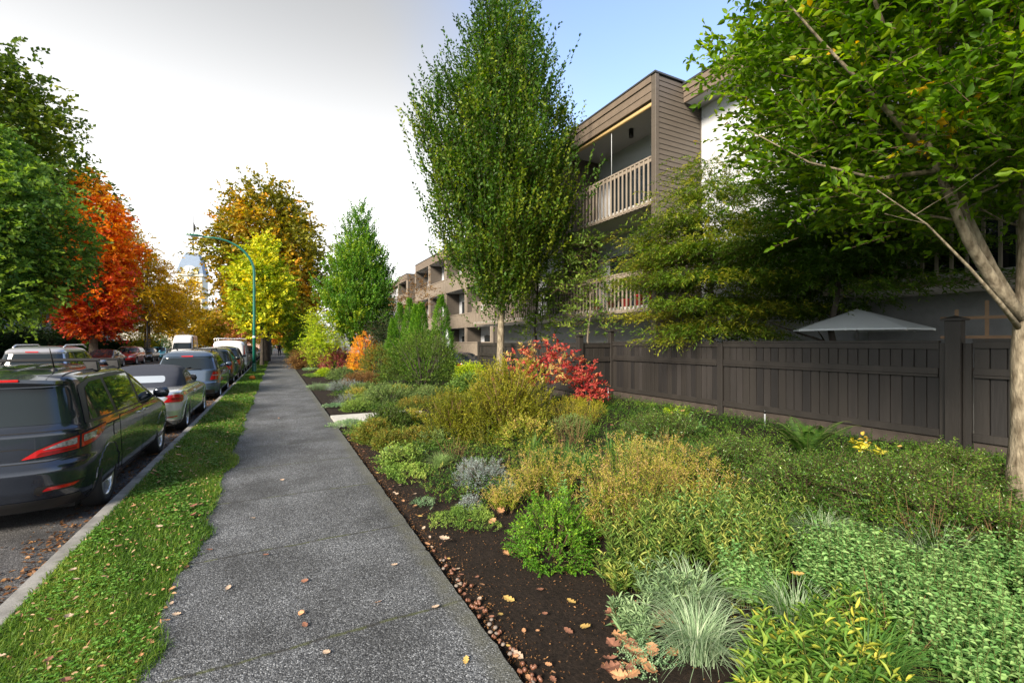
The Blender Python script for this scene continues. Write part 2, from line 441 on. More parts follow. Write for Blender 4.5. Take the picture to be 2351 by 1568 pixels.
def structure():
    def st(name, mb, m, **k): return tag(mb.build(name, m, **k), kind='structure')
    st('ground', MB().add([(-700, -300, -.42), (700, -300, -.42), (700, 1200, -.42), (-700, 1200, -.42)], [(0, 1, 2, 3)]), M['lawn'])
    st('road', MB().box(-12.9, -1.73, -12, 420, -.40, -.13), M['asph'])
    st('kerb', MB().box(-1.73, -1.585, -12, 420, -.38, .005), M['conc'], bevel=.012)
    st('far_kerb', MB().box(-13.05, -12.9, -12, 420, -.38, .0), M['conc'])
    st('far_verge', MB().box(-30, -13.05, -12, 420, -.38, -.01), M['lawn'])
    st('far_sidewalk', MB().box(-17.2, -15.4, -12, 420, -.3, .0), M['slab'])
    st('verge', MB().box(-1.585, -.60, -12, 420, -.38, -.012), M['verge'])
    # sidewalk with slightly ragged edges
    g = np.random.default_rng(3)
    ys = np.concatenate([np.arange(-6, 30, .06), np.arange(30, 420, 4.)])
    xl = -.69 + .02 * np.sin(ys * .9) ; xr = np.full(len(ys), 1.194) + g.normal(0, .004, len(ys))
    vs = []; fs = []
    for i, y in enumerate(ys):
        vs += [(xl[i], y, -.1), (xl[i], y, 0), (xr[i], y, 0), (xr[i] + .01, y, -.15)]
        if i: a = 4 * (i - 1); b = 4 * i; fs += [(a, a + 1, b + 1, b), (a + 1, a + 2, b + 2, b + 1), (a + 2, a + 3, b + 3, b + 2)]
    st('sidewalk', MB().add(vs, [f[::-1] for f in fs]), M['agg'])
    # planted bed soil, rising to the fence, lumpy
    nx, ny = 150, 260
    X = np.linspace(1.205, 9.6, nx); Y = np.concatenate([np.linspace(-4, 14, 200), np.linspace(14.3, 60, 60)])
    XX, YY = np.meshgrid(X, Y)
    Z = gz(XX) - .035 + .012 * np.sin(XX * 9 + YY * 4) * np.cos(YY * 11) + g.normal(0, .006, XX.shape)
    Z = Z - .02 * (XX < 1.3)
    V = np.stack([XX, YY, Z], -1).reshape(-1, 3)
    f = []
    for j in range(ny - 1):
        for i in range(nx - 1):
            a = j * nx + i; f.append((a, a + 1, a + nx + 1, a + nx))
    mb = MB(); mb.add(V, f, 0, True); st('garden_bed', mb, M['soil'])
    st('courtyard_ground', MB().box(9.6, 30, -6, 60, -.3, .2), M['slab'])
    st('lawn', MB().box(1.2, 30, 60, 420, -.35, -.02), M['lawn'])
    # pale concrete path crossing the bed
    st('path', MB().box(1.2, 7.3, 10.9, 12.1, -.1, .04), M['slab'])
# ---------------------------------------------------------------- vehicles
def smooth_interp(zs, vals, z, w=.012):
    k = np.linspace(-1, 1, 7) * w
    return np.mean([np.interp(z + d, zs, vals) for d in k], 0)

class Body:
    """car body as horizontal slices: each slice is a rounded plan outline"""
    def __init__(s, yr, yf, w, a=3.5, b=14, sw=.012):
        s.yr, s.yf, s.w = [np.array(q, float).T for q in (yr, yf, w)]
        s.a, s.b, s.sw = a, b, sw; s.z0, s.z1 = s.w[0][0], s.w[0][-1]; s.cache = {}
    def p(s, z):
        f = lambda q: smooth_interp(q[0], q[1], z, s.sw)
        return f(s.yr), f(s.yf), np.maximum(f(s.w), .01)
    def half(s, z):
        key = round(float(z), 4)
        if key in s.cache: return s.cache[key]
        yr, yf, w = s.p(z); yc = (yr + yf) / 2; l = (yf - yr) / 2
        xs = np.linspace(0, .97, 50); y1 = (1 - xs ** s.a) ** (1 / s.b)
        ys = np.linspace(y1[-1], 0, 60)[1:]; x2 = (1 - ys ** s.b) ** (1 / s.a)
        X = np.concatenate([xs, x2]) * w; Yv = np.concatenate([y1, ys]) * l
        x = np.concatenate([X, X[::-1][1:]]); y = np.concatenate([yc - Yv, yc + Yv[::-1][1:]])
        q = np.concatenate([[0], np.cumsum(np.hypot(np.diff(x), np.diff(y)))])
        s.cache[key] = (q, x, y); return s.cache[key]
    def at(s, q, z):
        Q, x, y = s.half(z); return np.array([np.interp(q, Q, x), np.interp(q, Q, y), z])
    def at_y(s, y, z):
        yr, yf, w = s.p(z); yc = (yr + yf) / 2; l = (yf - yr) / 2
        t = min(abs((y - yc) / l), .9995); return np.array([w * (1 - t ** s.b) ** (1 / s.a), y, z])
    def at_x(s, x, z, front=False):
        yr, yf, w = s.p(z); yc = (yr + yf) / 2; l = (yf - yr) / 2
        t = min(abs(x / w), .9995); d = l * (1 - t ** s.a) ** (1 / s.b)
        return np.array([x, yc + d if front else yc - d, z])
    def mesh(s, nz=60, nq=64, zs=None):
        zs = np.linspace(s.z0, s.z1, nz) if zs is None else zs
        vs = []; fs = []; n = 2 * nq - 2
        for z in zs:
            Q, x, y = s.half(z); q = np.linspace(0, Q[-1], nq)
            xx = np.interp(q, Q, x); yy = np.interp(q, Q, y)
            vs += [(a, b, z) for a, b in zip(xx, yy)] + [(-a, b, z) for a, b in zip(xx[::-1][1:-1], yy[::-1][1:-1])]
        for i in range(len(zs) - 1):
            for j in range(n):
                fs.append((i * n + j, i * n + (j + 1) % n, (i + 1) * n + (j + 1) % n, (i + 1) * n + j))
        fs.append(tuple(range(n))[::-1]); e = (len(zs) - 1) * n; fs.append(tuple(e + j for j in range(n)))
        return vs, fs
    def patch(s, mode, poly, off=.004, step=.06, thick=0.0, flip=False):
        """poly in (y,z) 'side', (x,z) 'rear'/'front' or (q,z) 'wrap'; follows the body surface"""
        bm = bmesh.new(); vv = [bm.verts.new((a, 0, b)) for a, b in poly]; bm.faces.new(vv)
        lo = np.min(poly, 0); hi = np.max(poly, 0)
        for ax in (0, 1):
            c = lo[ax] + step * .5
            while c < hi[ax]:
                co = (c, 0, 0) if ax == 0 else (0, 0, c); no = (1, 0, 0) if ax == 0 else (0, 0, 1)
                bmesh.ops.bisect_plane(bm, geom=bm.verts[:] + bm.edges[:] + bm.faces[:], plane_co=co, plane_no=no)
                c += step
        fn = {'side': s.at_y, 'rear': s.at_x, 'front': lambda a, z: s.at_x(a, z, True), 'wrap': s.at}[mode]
        e = .004; ctr = np.array([0, (s.yr[1].mean() + s.yf[1].mean()) / 2, (s.z0 + s.z1) / 2])
        for v in bm.verts:
            a, z = v.co.x, v.co.z
            z = min(max(z, s.z0 + e), s.z1 - e)
            P = fn(a, z); du = fn(a + e, z) - fn(a - e, z); dz = fn(a, z + e) - fn(a, z - e)
            n = np.cross(du, dz); ln = np.linalg.norm(n)
            n = n / ln if ln > 1e-12 else np.array([1., 0, 0])
            ref = {'side': np.array([1., 0, .3]), 'rear': np.array([0, -1., .3]), 'front': np.array([0, 1., .4]), 'wrap': P - ctr}[mode]
            if n @ ref < 0: n = -n
            v.co = Vector(P + n * off)
        bm.verts.index_update(); vs = [tuple(v.co) for v in bm.verts]; fs = [tuple(v.index for v in f.verts) for f in bm.faces]
        bm.free()
        return vs, fs

def mirror(vs, fs): return [(-x, y, z) for x, y, z in vs], [f[::-1] for f in fs]

def cut(me, cyls):
    """cut wheel wells (cylinders across x) out of a body mesh"""
    o = bpy.data.objects.new('tmp', me); COL.objects.link(o); tmp = [o]
    for (y, z, r, x0, x1) in cyls:
        mb = MB(); mb.lathe([(0.001, x0), (r, x0), (r, x1), (0.001, x1)], 40, 0, 'x', (0, y, z)); c = mb.build('cutter', M['dark']); tmp.append(c)
        md = o.modifiers.new('b', 'BOOLEAN'); md.operation = 'DIFFERENCE'; md.solver = 'EXACT'; md.object = c
    dg = bpy.context.evaluated_depsgraph_get(); ev = o.evaluated_get(dg)
    nm = bpy.data.meshes.new_from_object(ev)
    for t in tmp: bpy.data.objects.remove(t)
    return nm

def paint(name, col, metal=.55, rough=.28):
    return pbr(name, col, rough, metal=metal, coat=1.0, coatrough=.03, spec=.5)

def wheel(root, x, y, r, wdt, spokes=5, hi=True, side=1, steel=None):
    k = 36 if hi else 20; h = wdt / 2; rr = r * .70
    mb = MB(); mb.lathe([(rr, -h * .8), (rr + .02, -h), (r - .03, -h), (r - .008, -h * .8), (r, -h * .5), (r, h * .5), (r - .008, h * .8), (r - .03, h), (rr + .02, h), (rr, h * .8), (rr, -h * .8)], k, 0, 'x')
    w = mb.build('wheel', M['rubber'], root, (x, y, r))
    m2 = MB(); o = side * h * .86
    m2.lathe([(rr, o - side * .09), (rr, o), (rr - .018, o + side * .006), (rr - .025, o - side * .02), (rr - .025, o - side * .09)], k, 0, 'x')
    m2.lathe([(.002, o - side * .005), (.035, o - side * .008), (.06, o - side * .03), (.06, o - side * .08)], 14, 0, 'x')
    m2.lathe([(.002, o - side * .095), (rr - .02, o - side * .095)], k, 1, 'x')
    for i in range(spokes):
        a = 2 * pi * i / spokes + .3
        for da in ((-.13, .13) if hi and spokes <= 6 else (0,)):
            R = Matrix.Rotation(a, 4, 'X')
            wd = .017 if (hi and spokes <= 6) else (.035 if spokes <= 6 else .016)
            y0, y1 = .04, rr - .018
            off = y1 * da
            vs = []
            for (yy, oo, ww, xx) in ((y0, off * .3, wd * 1.2, o - side * .03), (y1, off, wd, o - side * .012)):
                vs += [(xx, yy, oo - ww), (xx, yy, oo + ww), (xx - side * .04, yy, oo + ww), (xx - side * .04, yy, oo - ww)]
            vs = [tuple(R @ Vector(v)) for v in vs]
            m2.add(vs, [(0, 1, 5, 4), (1, 2, 6, 5), (2, 3, 7, 6), (3, 0, 4, 7)], 0)
    m2.build('rim', [M['alloy'] if not steel else steel, M['dark']], w)
    return w

def mk(name, vf, mats, parent, thick=0):
    mb = MB(); mb.add(*vf, 0, True); return mb.build(name, mats, parent)

def soft_poly(p, r=.03, k=4):
    """round the corners of a polygon"""
    out = []; n = len(p); P = [np.array(q, float) for q in p]
    for i in range(n):
        a, b, c = P[i - 1], P[i], P[(i + 1) % n]; u = a - b; v = c - b
        lu, lv = np.linalg.norm(u), np.linalg.norm(v); d = min(r, lu * .45, lv * .45)
        s0 = b + u / lu * d; s1 = b + v / lv * d
        for j in range(k + 1):
            t = j / k; out.append(tuple((1 - t) ** 2 * s0 + 2 * t * (1 - t) * b + t * t * s1))
    return out

def grow(p, d):
    c = np.mean(p, 0); out = []; P = np.array(p, float); n = len(P)
    area = sum(P[i][0] * P[(i + 1) % n][1] - P[(i + 1) % n][0] * P[i][1] for i in range(n)); sg = 1 if area > 0 else -1
    for i in range(n):
        a, b, cc = P[i - 1], P[i], P[(i + 1) % n]
        n1 = np.array([(b - a)[1], -(b - a)[0]]); n2 = np.array([(cc - b)[1], -(cc - b)[0]])
        n1 = n1 / max(np.linalg.norm(n1), 1e-9); n2 = n2 / max(np.linalg.norm(n2), 1e-9); q = n1 + n2; q = q / max(np.linalg.norm(q), 1e-9)
        out.append(tuple(b + sg * q * d / max(q @ n1, .5)))
    return out

def car(label, cat, pos, away, S, col, group=None, hi=False, name='parked_car', metal=.55, rough=.28):
    """S = spec dictionary of silhouettes and outlines in metres, rear at y=0"""
    root = thing(name, label, cat, (pos[0], pos[1], -.13), 0 if away else pi, group)
    L = S['L']; B = Body(S['yr'], S['yf'], S['w'], S.get('a', 3.5), S.get('b', 14)); pm = paint(name + '_paint', col, metal, rough)
    dy = -L / 2 if not away else 0.0
    # place so that pos = centre of rear bumper (away) or centre of front bumper (facing)
    sh = 0.0 if away else -L
    kids = []
    def part(nm, vf, m, parent=None):
        vs, fs = vf; vs = [(x, y + sh, z) for x, y, z in vs]
        return mk(nm, (vs, fs), m, parent or root)
    nz, nq = (90, 90) if hi else (34, 34)
    zz = np.linspace(S['w'][0][0], S['w'][-1][0], nz)
    mb = MB(); mb.add(*B.mesh(nz, nq), 0, True); me = mb.mesh('body')
    wy = S['wheels']; r = S['r']; hw = max(q[1] for q in S['w'])
    me2 = cut(me, [(y, r + .01, r + .055, sx * (hw + .1), sx * (hw - .34)) for y in wy for sx in (1, -1)])
    me2.transform(Matrix.Translation((0, sh, 0)))
    bo = link('body', me2, None, root); me2.materials.clear(); me2.materials.append(pm)
    try: me2.set_sharp_from_angle(angle=RAD(40))
    except Exception: pass
    for y in wy:
        for sx in (1, -1): wheel(root, sx * (hw - S.get('tw', .215) / 2 - .012), y + sh, r, S.get('tw', .215), S.get('spokes', 5), hi or S.get('hiw', False), sx)
    st = .05 if hi else .12
    sides = (1, -1)
    def side(nm, poly, m, off=.004, parent=None, both=True, rnd=.03):
        vf = B.patch('side', soft_poly(poly, rnd) if rnd else poly, off, st); o = part(nm, vf, m, parent)
        if both: part(nm, mirror(*vf), m, parent)
        return o
    # doors with their windows
    for d in S.get('doors', []):
        vf0 = B.patch('side', soft_poly(grow(d['poly'], .006), .05), .0015, st); vf = B.patch('side', soft_poly(d['poly'], .05), .0035, st)
        for sx in sides:
            f = (lambda q: q) if sx > 0 else (lambda q: mirror(*q))
            if hi: part('door_gap', f(vf0), M['dark'])
            do = part('door', f(vf), pm)
            if hi or True:
                hy, hz = d['handle']; P = B.at_y(hy, hz)
                h = MB(); x = P[0] + .022
                h.box(P[0] - .01, x + .006, hy - .09 + sh, hy + .09 + sh, hz - .014, hz + .016)
                if sx < 0: h.v = [(-a, b, c) for a, b, c in h.v]; h.f = [f_[::-1] for f_ in h.f]
                h.build('handle', M['chrome'] if S.get('chrome', True) else pm, do, bevel=.006 if hi else 0)
    if 'frame' in S: side('window_surround', S['frame'], M['black'], .0045 if hi else .006)
    for wpoly in S.get('side_windows', []): side('side_window', wpoly, S.get('glass', M['gl']), .008 if hi else .012)
    for nm, mode, poly, m, off in S.get('extra', []):
        vf = B.patch(mode, soft_poly(poly, .02), off, st)
        if mode in ('side', 'wrap') or min(p[0] for p in poly) > .02:
            part(nm, vf, m); part(nm, mirror(*vf), m)
        else: part(nm, vf, m)
    # mirrors
    if 'mirror' in S:
        my, mz = S['mirror']; P = B.at_y(my, mz)
        for sx in sides:
            h = MB()
            hb = []
            for i in range(5):
                t = i / 4; 
            h.lathe([(.002, -.055), (.045, -.05), (.07, -.03), (.078, 0), (.07, .045), (.002, .06)], 14, 0, 'x')
            h.v = [(P[0] + .13 + (x_ * 1.9), my + sh + z_ * .9 if False else my + sh + y_ * .75, mz + .02 + z_ * 1.15) for x_, y_, z_ in h.v]
            h.box(P[0] - .03, P[0] + .08, my + sh - .03, my + sh + .03, mz - .045, mz - .015)
            if sx < 0: h.v = [(-a, b, c) for a, b, c in h.v]; h.f = [f_[::-1] for f_ in h.f]
            h.build('wing_mirror', pm if S.get('mirror_paint', True) else M['black'], root)
    # underside
    u = MB(); u.box(-hw * .82, hw * .82, .35 + sh, L - .4 + sh, .16, S['w'][0][0] + .1); u.build('underbody', M['dark'], root)
    return root, B, part, sh, pm

def off_side(B, y, z, d=.0): P = B.at_y(y, z); return (P[0] + d, y, z)

# --- silhouettes
def spec_minivan():
    return dict(L=4.58, r=.325, tw=.205, wheels=(.88, 3.62), spokes=5, b=12, a=3.6,
        yr=[(.2, .16), (.3, .07), (.42, .02), (.6, .0), (.66, .02), (.69, .07), (.80, .075), (.98, .085), (1.02, .12), (1.30, .22), (1.44, .27), (1.47, .25), (1.50, .26), (1.545, .33), (1.58, .65), (1.605, 1.1), (1.615, 1.6)],
        yf=[(.2, 4.46), (.35, 4.55), (.5, 4.58), (.66, 4.53), (.78, 4.42), (.87, 4.2), (.95, 3.9), (1.0, 3.65), (1.2, 3.22), (1.4, 2.78), (1.5, 2.52), (1.56, 2.3), (1.6, 2.0), (1.615, 1.8)],
        w=[(.2, .79), (.28, .845), (.36, .862), (.5, .872), (.70, .877), (.88, .872), (.95, .862), (1.0, .845), (1.1, .815), (1.3, .745), (1.44, .695), (1.50, .672), (1.54, .64), (1.575, .56), (1.6, .40), (1.61, .22), (1.615, .05)],
        doors=[dict(poly=[(1.42, .30), (2.36, .30), (2.36, .97), (1.30, .97), (1.30, .70)], handle=(2.20, .90)),
               dict(poly=[(2.375, .30), (3.18, .30), (3.33, .60), (3.33, .97), (2.375, .97)], handle=(2.52, .90))],
        frame=[(.36, 1.02), (3.50, 1.00), (3.30, 1.10), (2.72, 1.40), (2.40, 1.475), (1.6, 1.50), (.80, 1.475), (.50, 1.42)],
        side_windows=[[(.44, 1.05), (1.20, 1.035), (1.20, 1.445), (.80, 1.435), (.62, 1.38)],
                      [(1.30, 1.035), (2.26, 1.025), (2.26, 1.455), (1.30, 1.45)],
                      [(2.36, 1.025), (3.30, 1.035), (3.05, 1.17), (2.66, 1.37), (2.36, 1.445)]],
        mirror=(3.18, 1.06),
        extra=[('rear_window', 'rear', [(-.70, 1.06), (.70, 1.06), (.74, 1.10), (.655, 1.42), (-.655, 1.42), (-.74, 1.10)], M['gl'], .006),
               ('windshield', 'front', [(-.74, 1.05), (.74, 1.05), (.62, 1.44), (-.62, 1.44)], M['gl'], .006),
               ('fuel_flap', 'side', [(1.02, .78), (1.17, .78), (1.19, .93), (1.04, .93)], 'P', .003)])

def build_minivan():
    S = spec_minivan()
    flap = [e for e in S['extra'] if e[0] == 'fuel_flap'][0]; S['extra'].remove(flap)
    S['glass'] = M['glmv']; S['extra'][0] = S['extra'][0][:3] + (M['glmv'], .006)
    root, B, part, sh, pm = car('dark grey minivan with roof rack bars, nearest of the cars along the kerb', 'minivan', (-2.74, 6.36), True, S,
                                (.022, .030, .048), 'cars parked along the near kerb', True, 'minivan', metal=.6, rough=.2)
    root.scale = (1.05,) * 3
    st = .04
    # fuel flap as on the kerb side
    vf0 = B.patch('side', soft_poly(grow(flap[2], .005), .06), .003, st); part('fuel_flap_gap', vf0, M['dark'])
    part('fuel_flap', B.patch('side', soft_poly(flap[2], .06), .0045, st), pm)
    # sliding door rail slot
    part('door_rail', B.patch('side', [(.62, .935), (1.30, .925), (1.30, .94), (.62, .95)], .002, st), M['dark'])
    # rear lamps wrapping the corner: q measured from the middle of the tailgate
    z = .85; qc = np.interp(.8, B.half(z)[1][:60], B.half(z)[0][:60])
    def wrap(nm, poly, m, off, parent=None, r=.02):
        vf = B.patch('wrap', soft_poly(poly, r), off, .03)
        return [part(nm, vf, m, parent), part(nm, mirror(*vf), m, parent)]
    lamp = [(.40, .735), (.80, .785), (1.02, .82), (1.20, .88), (1.36, .965), (1.16, .96), (.92, .94), (.68, .89), (.51, .815)]
    rim_ = wrap('lamp_surround', grow(lamp, .012), M['dark'], .004)
    lp = wrap('tail_light', lamp, M['red'], .014)
    for k, l in enumerate(lp):
        fx = (lambda q: q) if k == 0 else (lambda q: mirror(*q))
        inner = [(.55, .815), (.80, .838), (.80, .905), (.69, .878)]
        outer = [(.862, .845), (1.02, .870), (1.07, .93), (.92, .922), (.862, .915)]
        o = part('clear_lens', fx(B.patch('wrap', soft_poly(inner, .012), .019, .03)), M['lens'], l)
        o = part('clear_lens', fx(B.patch('wrap', soft_poly(outer, .012), .019, .03)), M['lens'], l)
        part('lamp_split', fx(B.patch('wrap', [(.822, .77), (.842, .77), (.842, .945), (.822, .945)], .018, .03)), M['dark'], l)
        part('lower_lens', fx(B.patch('wrap', soft_poly([(.50, .757), (.80, .795), (.80, .812), (.54, .795)], .008), .017, .03)), M['redd'], l)
    # tailgate seam, bumper shelf and reflector
    part('tailgate_seam', B.patch('rear', [(-.80, .990), (.80, .990), (.80, .996), (-.80, .996)], .002, st), M['dark'])
    part('tailgate_seam', B.patch('rear', [(-.60, .695), (.60, .695), (.60, .703), (-.60, .703)], .003, st), M['dark'])
    part('tailgate_seam', B.patch('wrap', [(.832, .76), (.840, .76), (.72, .71), (.60, .695), (.60, .704), (.715, .72)][::-1], .003, st), M['dark'])
    part('tailgate_seam', B.patch('rear', [(-.66, .80), (-.40, .845), (.40, .845), (.66, .80), (.66, .792), (.40, .837), (-.40, .837), (-.66, .792)], .002, st), M['dark'])
    ref = B.patch('wrap', soft_poly([(.56, .415), (.80, .425), (.86, .455), (.60, .45)], .012), .008, st)
    part('reflector', ref, M['red']); part('reflector', mirror(*ref), M['red'])
    rp = B.patch('wrap', soft_poly([(.50, .395), (.86, .405), (.94, .465), (.52, .465)], .02), .003, st)
    part('reflector_recess', rp, M['black']); part('reflector_recess', mirror(*rp), M['black'])
    part('bumper_lower', B.patch('rear', [(-.78, .21), (.78, .21), (.78, .33), (-.78, .33)], .006, st), M['black'])
    if 0: part('number_plate', B.patch('rear', [(-.26, .84), (.26, .84), (.26, .95), (-.26, .95)], .012, .3), M['plate'])
    # spoiler over the rear window with third brake light
    sp = MB(); pts = []
    xs = np.linspace(-.68, .68, 17); vs = []; fs = []
    for x in xs:
        k = 1 - (abs(x) / .70) ** 5 * .3; yb = B.at_x(x, 1.49)[1]
        zt = 1.565 - .03 * (x / .68) ** 2 - .022 * abs(x / .68) ** 6
        vs += [(x, yb + .16, zt), (x, yb - .095 * k, zt - .04), (x, yb - .10 * k, zt - .075), (x, yb + .02, zt - .095)]
    for i in range(len(xs) - 1):
        a, b = 4 * i, 4 * i + 4
        fs += [(a, b, b + 1, a + 1), (a + 1, b + 1, b + 2, a + 2), (a + 2, b + 2, b + 3, a + 3)]
    fs += [(0, 1, 2, 3), (64, 67, 66, 65)]
    sp.add(vs, [f[::-1] for f in fs], 0, True); so = sp.build('spoiler', pm, root)
    try: so.data.set_sharp_from_angle(angle=RAD(35))
    except Exception: pass
    y0 = B.at_x(0, 1.49)[1] - .102
    MB().box(-.36, .36, y0 - .006, y0 + .012, 1.492, 1.518).build('brake_light', M['red'], so, bevel=.004)
    # wiper
    wp = MB(); P1 = B.at_x(.05, 1.07) + np.array([0, -.03, 0]); P2 = B.at_x(-.5, 1.12) + np.array([0, -.025, 0])
    wp.tube([P1, P2], .011, 6); wp.build('rear_wiper', M['black'], root)
    # roof ditch lines, ribs, antenna
    for sx in (1, -1):
        d = MB(); vs = []
        ys = np.linspace(.42, 2.55, 30)
        top = []
        for y in ys:
            xx = .60; zc = None
            for z in np.linspace(1.614, 1.45, 80):
                yr, yf, w = B.p(z)
                if B.at_y(y, z)[0] >= xx and yr < y < yf: zc = z; break
            top.append((sx * xx, y, (zc or 1.55) + .003))
        d.tube(top, .008, 5); d.build('roof_trim', M['black'], root)
    def ztop(x, y):
        for z in np.linspace(1.6149, 1.3, 400):
            yr, yf, w = B.p(z)
            if yr < y < yf and B.at_y(y, z)[0] >= abs(x): return z
        return 1.5
    for x in (-.42, -.14, .14, .42):
        rb = MB(); ys = np.linspace(.62, 2.15, 14); rb.tube([(x, y, ztop(x, y) + .001) for y in ys], [.002] + [.007] * 12 + [.002], 6)
        rb.build('roof_rib', pm, root)
    za = ztop(.44, .72); an = MB(); an.lathe([(.035, 0), (.03, .012), (.014, .03), (.002, .034)], 12, 0, 'z', (.44, .72, za - .004))
    an.tube([(.44, .72, za + .02), (.44, .60, za + .24)], [.008, .005], 6); an.build('antenna', M['black'], root)
    # roof rack: two bars on four feet
    for y in (1.35, 2.2):
        zb = ztop(.6, y) + .11
        b = MB(); b.box(-.66, .66, y - .02, y + .02, zb - .012, zb + .014); bar = b.build('roof_bar', M['black'], root, bevel=.008)
        for sx in (-1, 1):
            f = MB(); zf = ztop(.58, y) - .01
            f.add([(sx * .50, y - .035, zb - .013), (sx * .64, y - .035, zb - .013), (sx * .64, y + .035, zb - .013), (sx * .50, y + .035, zb - .013),
                   (sx * .55, y - .055, zf), (sx * .66, y - .055, zf - .02), (sx * .66, y + .055, zf - .02), (sx * .55, y + .055, zf)],
                  [(0, 1, 2, 3), (7, 6, 5, 4), (4, 5, 1, 0), (5, 6, 2, 1), (6, 7, 3, 2), (7, 4, 0, 3)])
            f.build('rack_foot', M['black'], bar, bevel=.01)
    # sill line
    part('sill_trim', B.patch('side', [(1.25, .235), (3.2, .235), (3.2, .255), (1.25, .255)], .012, st), M['chrome'])

def build_convertible():
    S = dict(L=4.43, r=.325, tw=.23, wheels=(.92, 3.61), spokes=10, a=3.2, b=11,
        yr=[(.2, .14), (.32, .04), (.5, .0), (.66, .0), (.78, .05), (.86, .09), (.895, .13), (.92, .32), (.945, .75), (.955, 1.2)],
        yf=[(.2, 4.3), (.35, 4.41), (.5, 4.43), (.64, 4.38), (.74, 4.25), (.82, 3.9), (.88, 3.45), (.92, 3.15), (.955, 2.95)],
        w=[(.2, .80), (.3, .855), (.5, .87), (.66, .885), (.78, .885), (.86, .865), (.90, .845), (.93, .80), (.95, .70), (.955, .60)],
        doors=[dict(poly=[(1.62, .30), (2.95, .30), (3.10, .6), (3.05, .90), (1.62, .90)], handle=(1.85, .80))],
        mirror=(2.85, .98), mirror_paint=False,
        extra=[('reflector', 'wrap', [(.60, .37), (.86, .375), (.86, .395), (.60, .39)], M['red'], .006),
               ('bumper_lower', 'rear', [(-.7, .21), (.7, .21), (.62, .33), (-.62, .33)], M['black'], .006)])
    root, B, part, sh, pm = car('silver convertible with folded-up navy soft top behind the minivan', 'convertible', (-2.70, 11.75), True, S,
                                (.66, .69, .70), 'cars parked along the near kerb', True, 'convertible', metal=.6, rough=.2)
    root.scale = (1.04,) * 3
    T = Body([(.90, .74), (1.0, .84), (1.15, 1.08), (1.27, 1.42), (1.34, 1.75), (1.375, 2.05), (1.385, 2.2)],
             [(.90, 3.35), (1.0, 3.02), (1.15, 2.72), (1.27, 2.52), (1.34, 2.40), (1.375, 2.3), (1.385, 2.25)],
             [(.90, .76), (1.0, .72), (1.1, .70), (1.2, .66), (1.28, .61), (1.33, .54), (1.365, .42), (1.38, .25), (1.385, .05)], a=3.4, b=9, sw=.02)
    vs, fs = T.mesh(40, 60); t = part('soft_top', (vs, fs), M['canvas'])
    part('rear_window', T.patch('rear', soft_poly([(-.46, 1.04), (.46, 1.04), (.43, 1.17), (-.43, 1.17)], .06), .006, .05), M['lens_g'], t)
    for sx in (1, -1):
        f = (lambda q: q) if sx > 0 else (lambda q: mirror(*q))
        part('window_surround', f(T.patch('side', soft_poly([(1.58, .93), (3.18, .93), (2.92, 1.03), (2.52, 1.22), (2.1, 1.27), (1.62, 1.20)], .03), .004, .05)), M['black'], t)
        part('side_window', f(T.patch('side', soft_poly([(1.66, .955), (2.98, .955), (2.80, 1.04), (2.46, 1.18), (2.1, 1.225), (1.70, 1.165)], .03), .008, .05)), M['glmv'], t)
    part('windshield', T.patch('front', soft_poly([(-.62, .96), (.62, .96), (.54, 1.26), (-.54, 1.26)], .03), .008, .06), M['gl'], t)
    lamp = [(.58, .69), (.98, .67), (1.05, .70), (1.03, .80), (.88, .835), (.56, .825), (.66, .775)]
    for sx in (1, -1):
        f = (lambda q: q) if sx > 0 else (lambda q: mirror(*q))
        l = part('tail_light', f(B.patch('wrap', soft_poly(lamp, .02), .010, .03)), M['red'])
        part('lamp_insert', f(B.patch('wrap', soft_poly([(.70, .735), (.93, .73), (.95, .755), (.72, .765)], .012), .014, .03)), M['redd'], l)
    part('number_plate', B.patch('rear', [(-.26, .58), (.26, .58), (.26, .70), (-.26, .70)], .012, .3), M['plate'])
    part('trunk_seam', B.patch('rear', [(-.62, .60), (.62, .60), (.62, .606), (-.62, .606)], .003, .05), M['dark'])

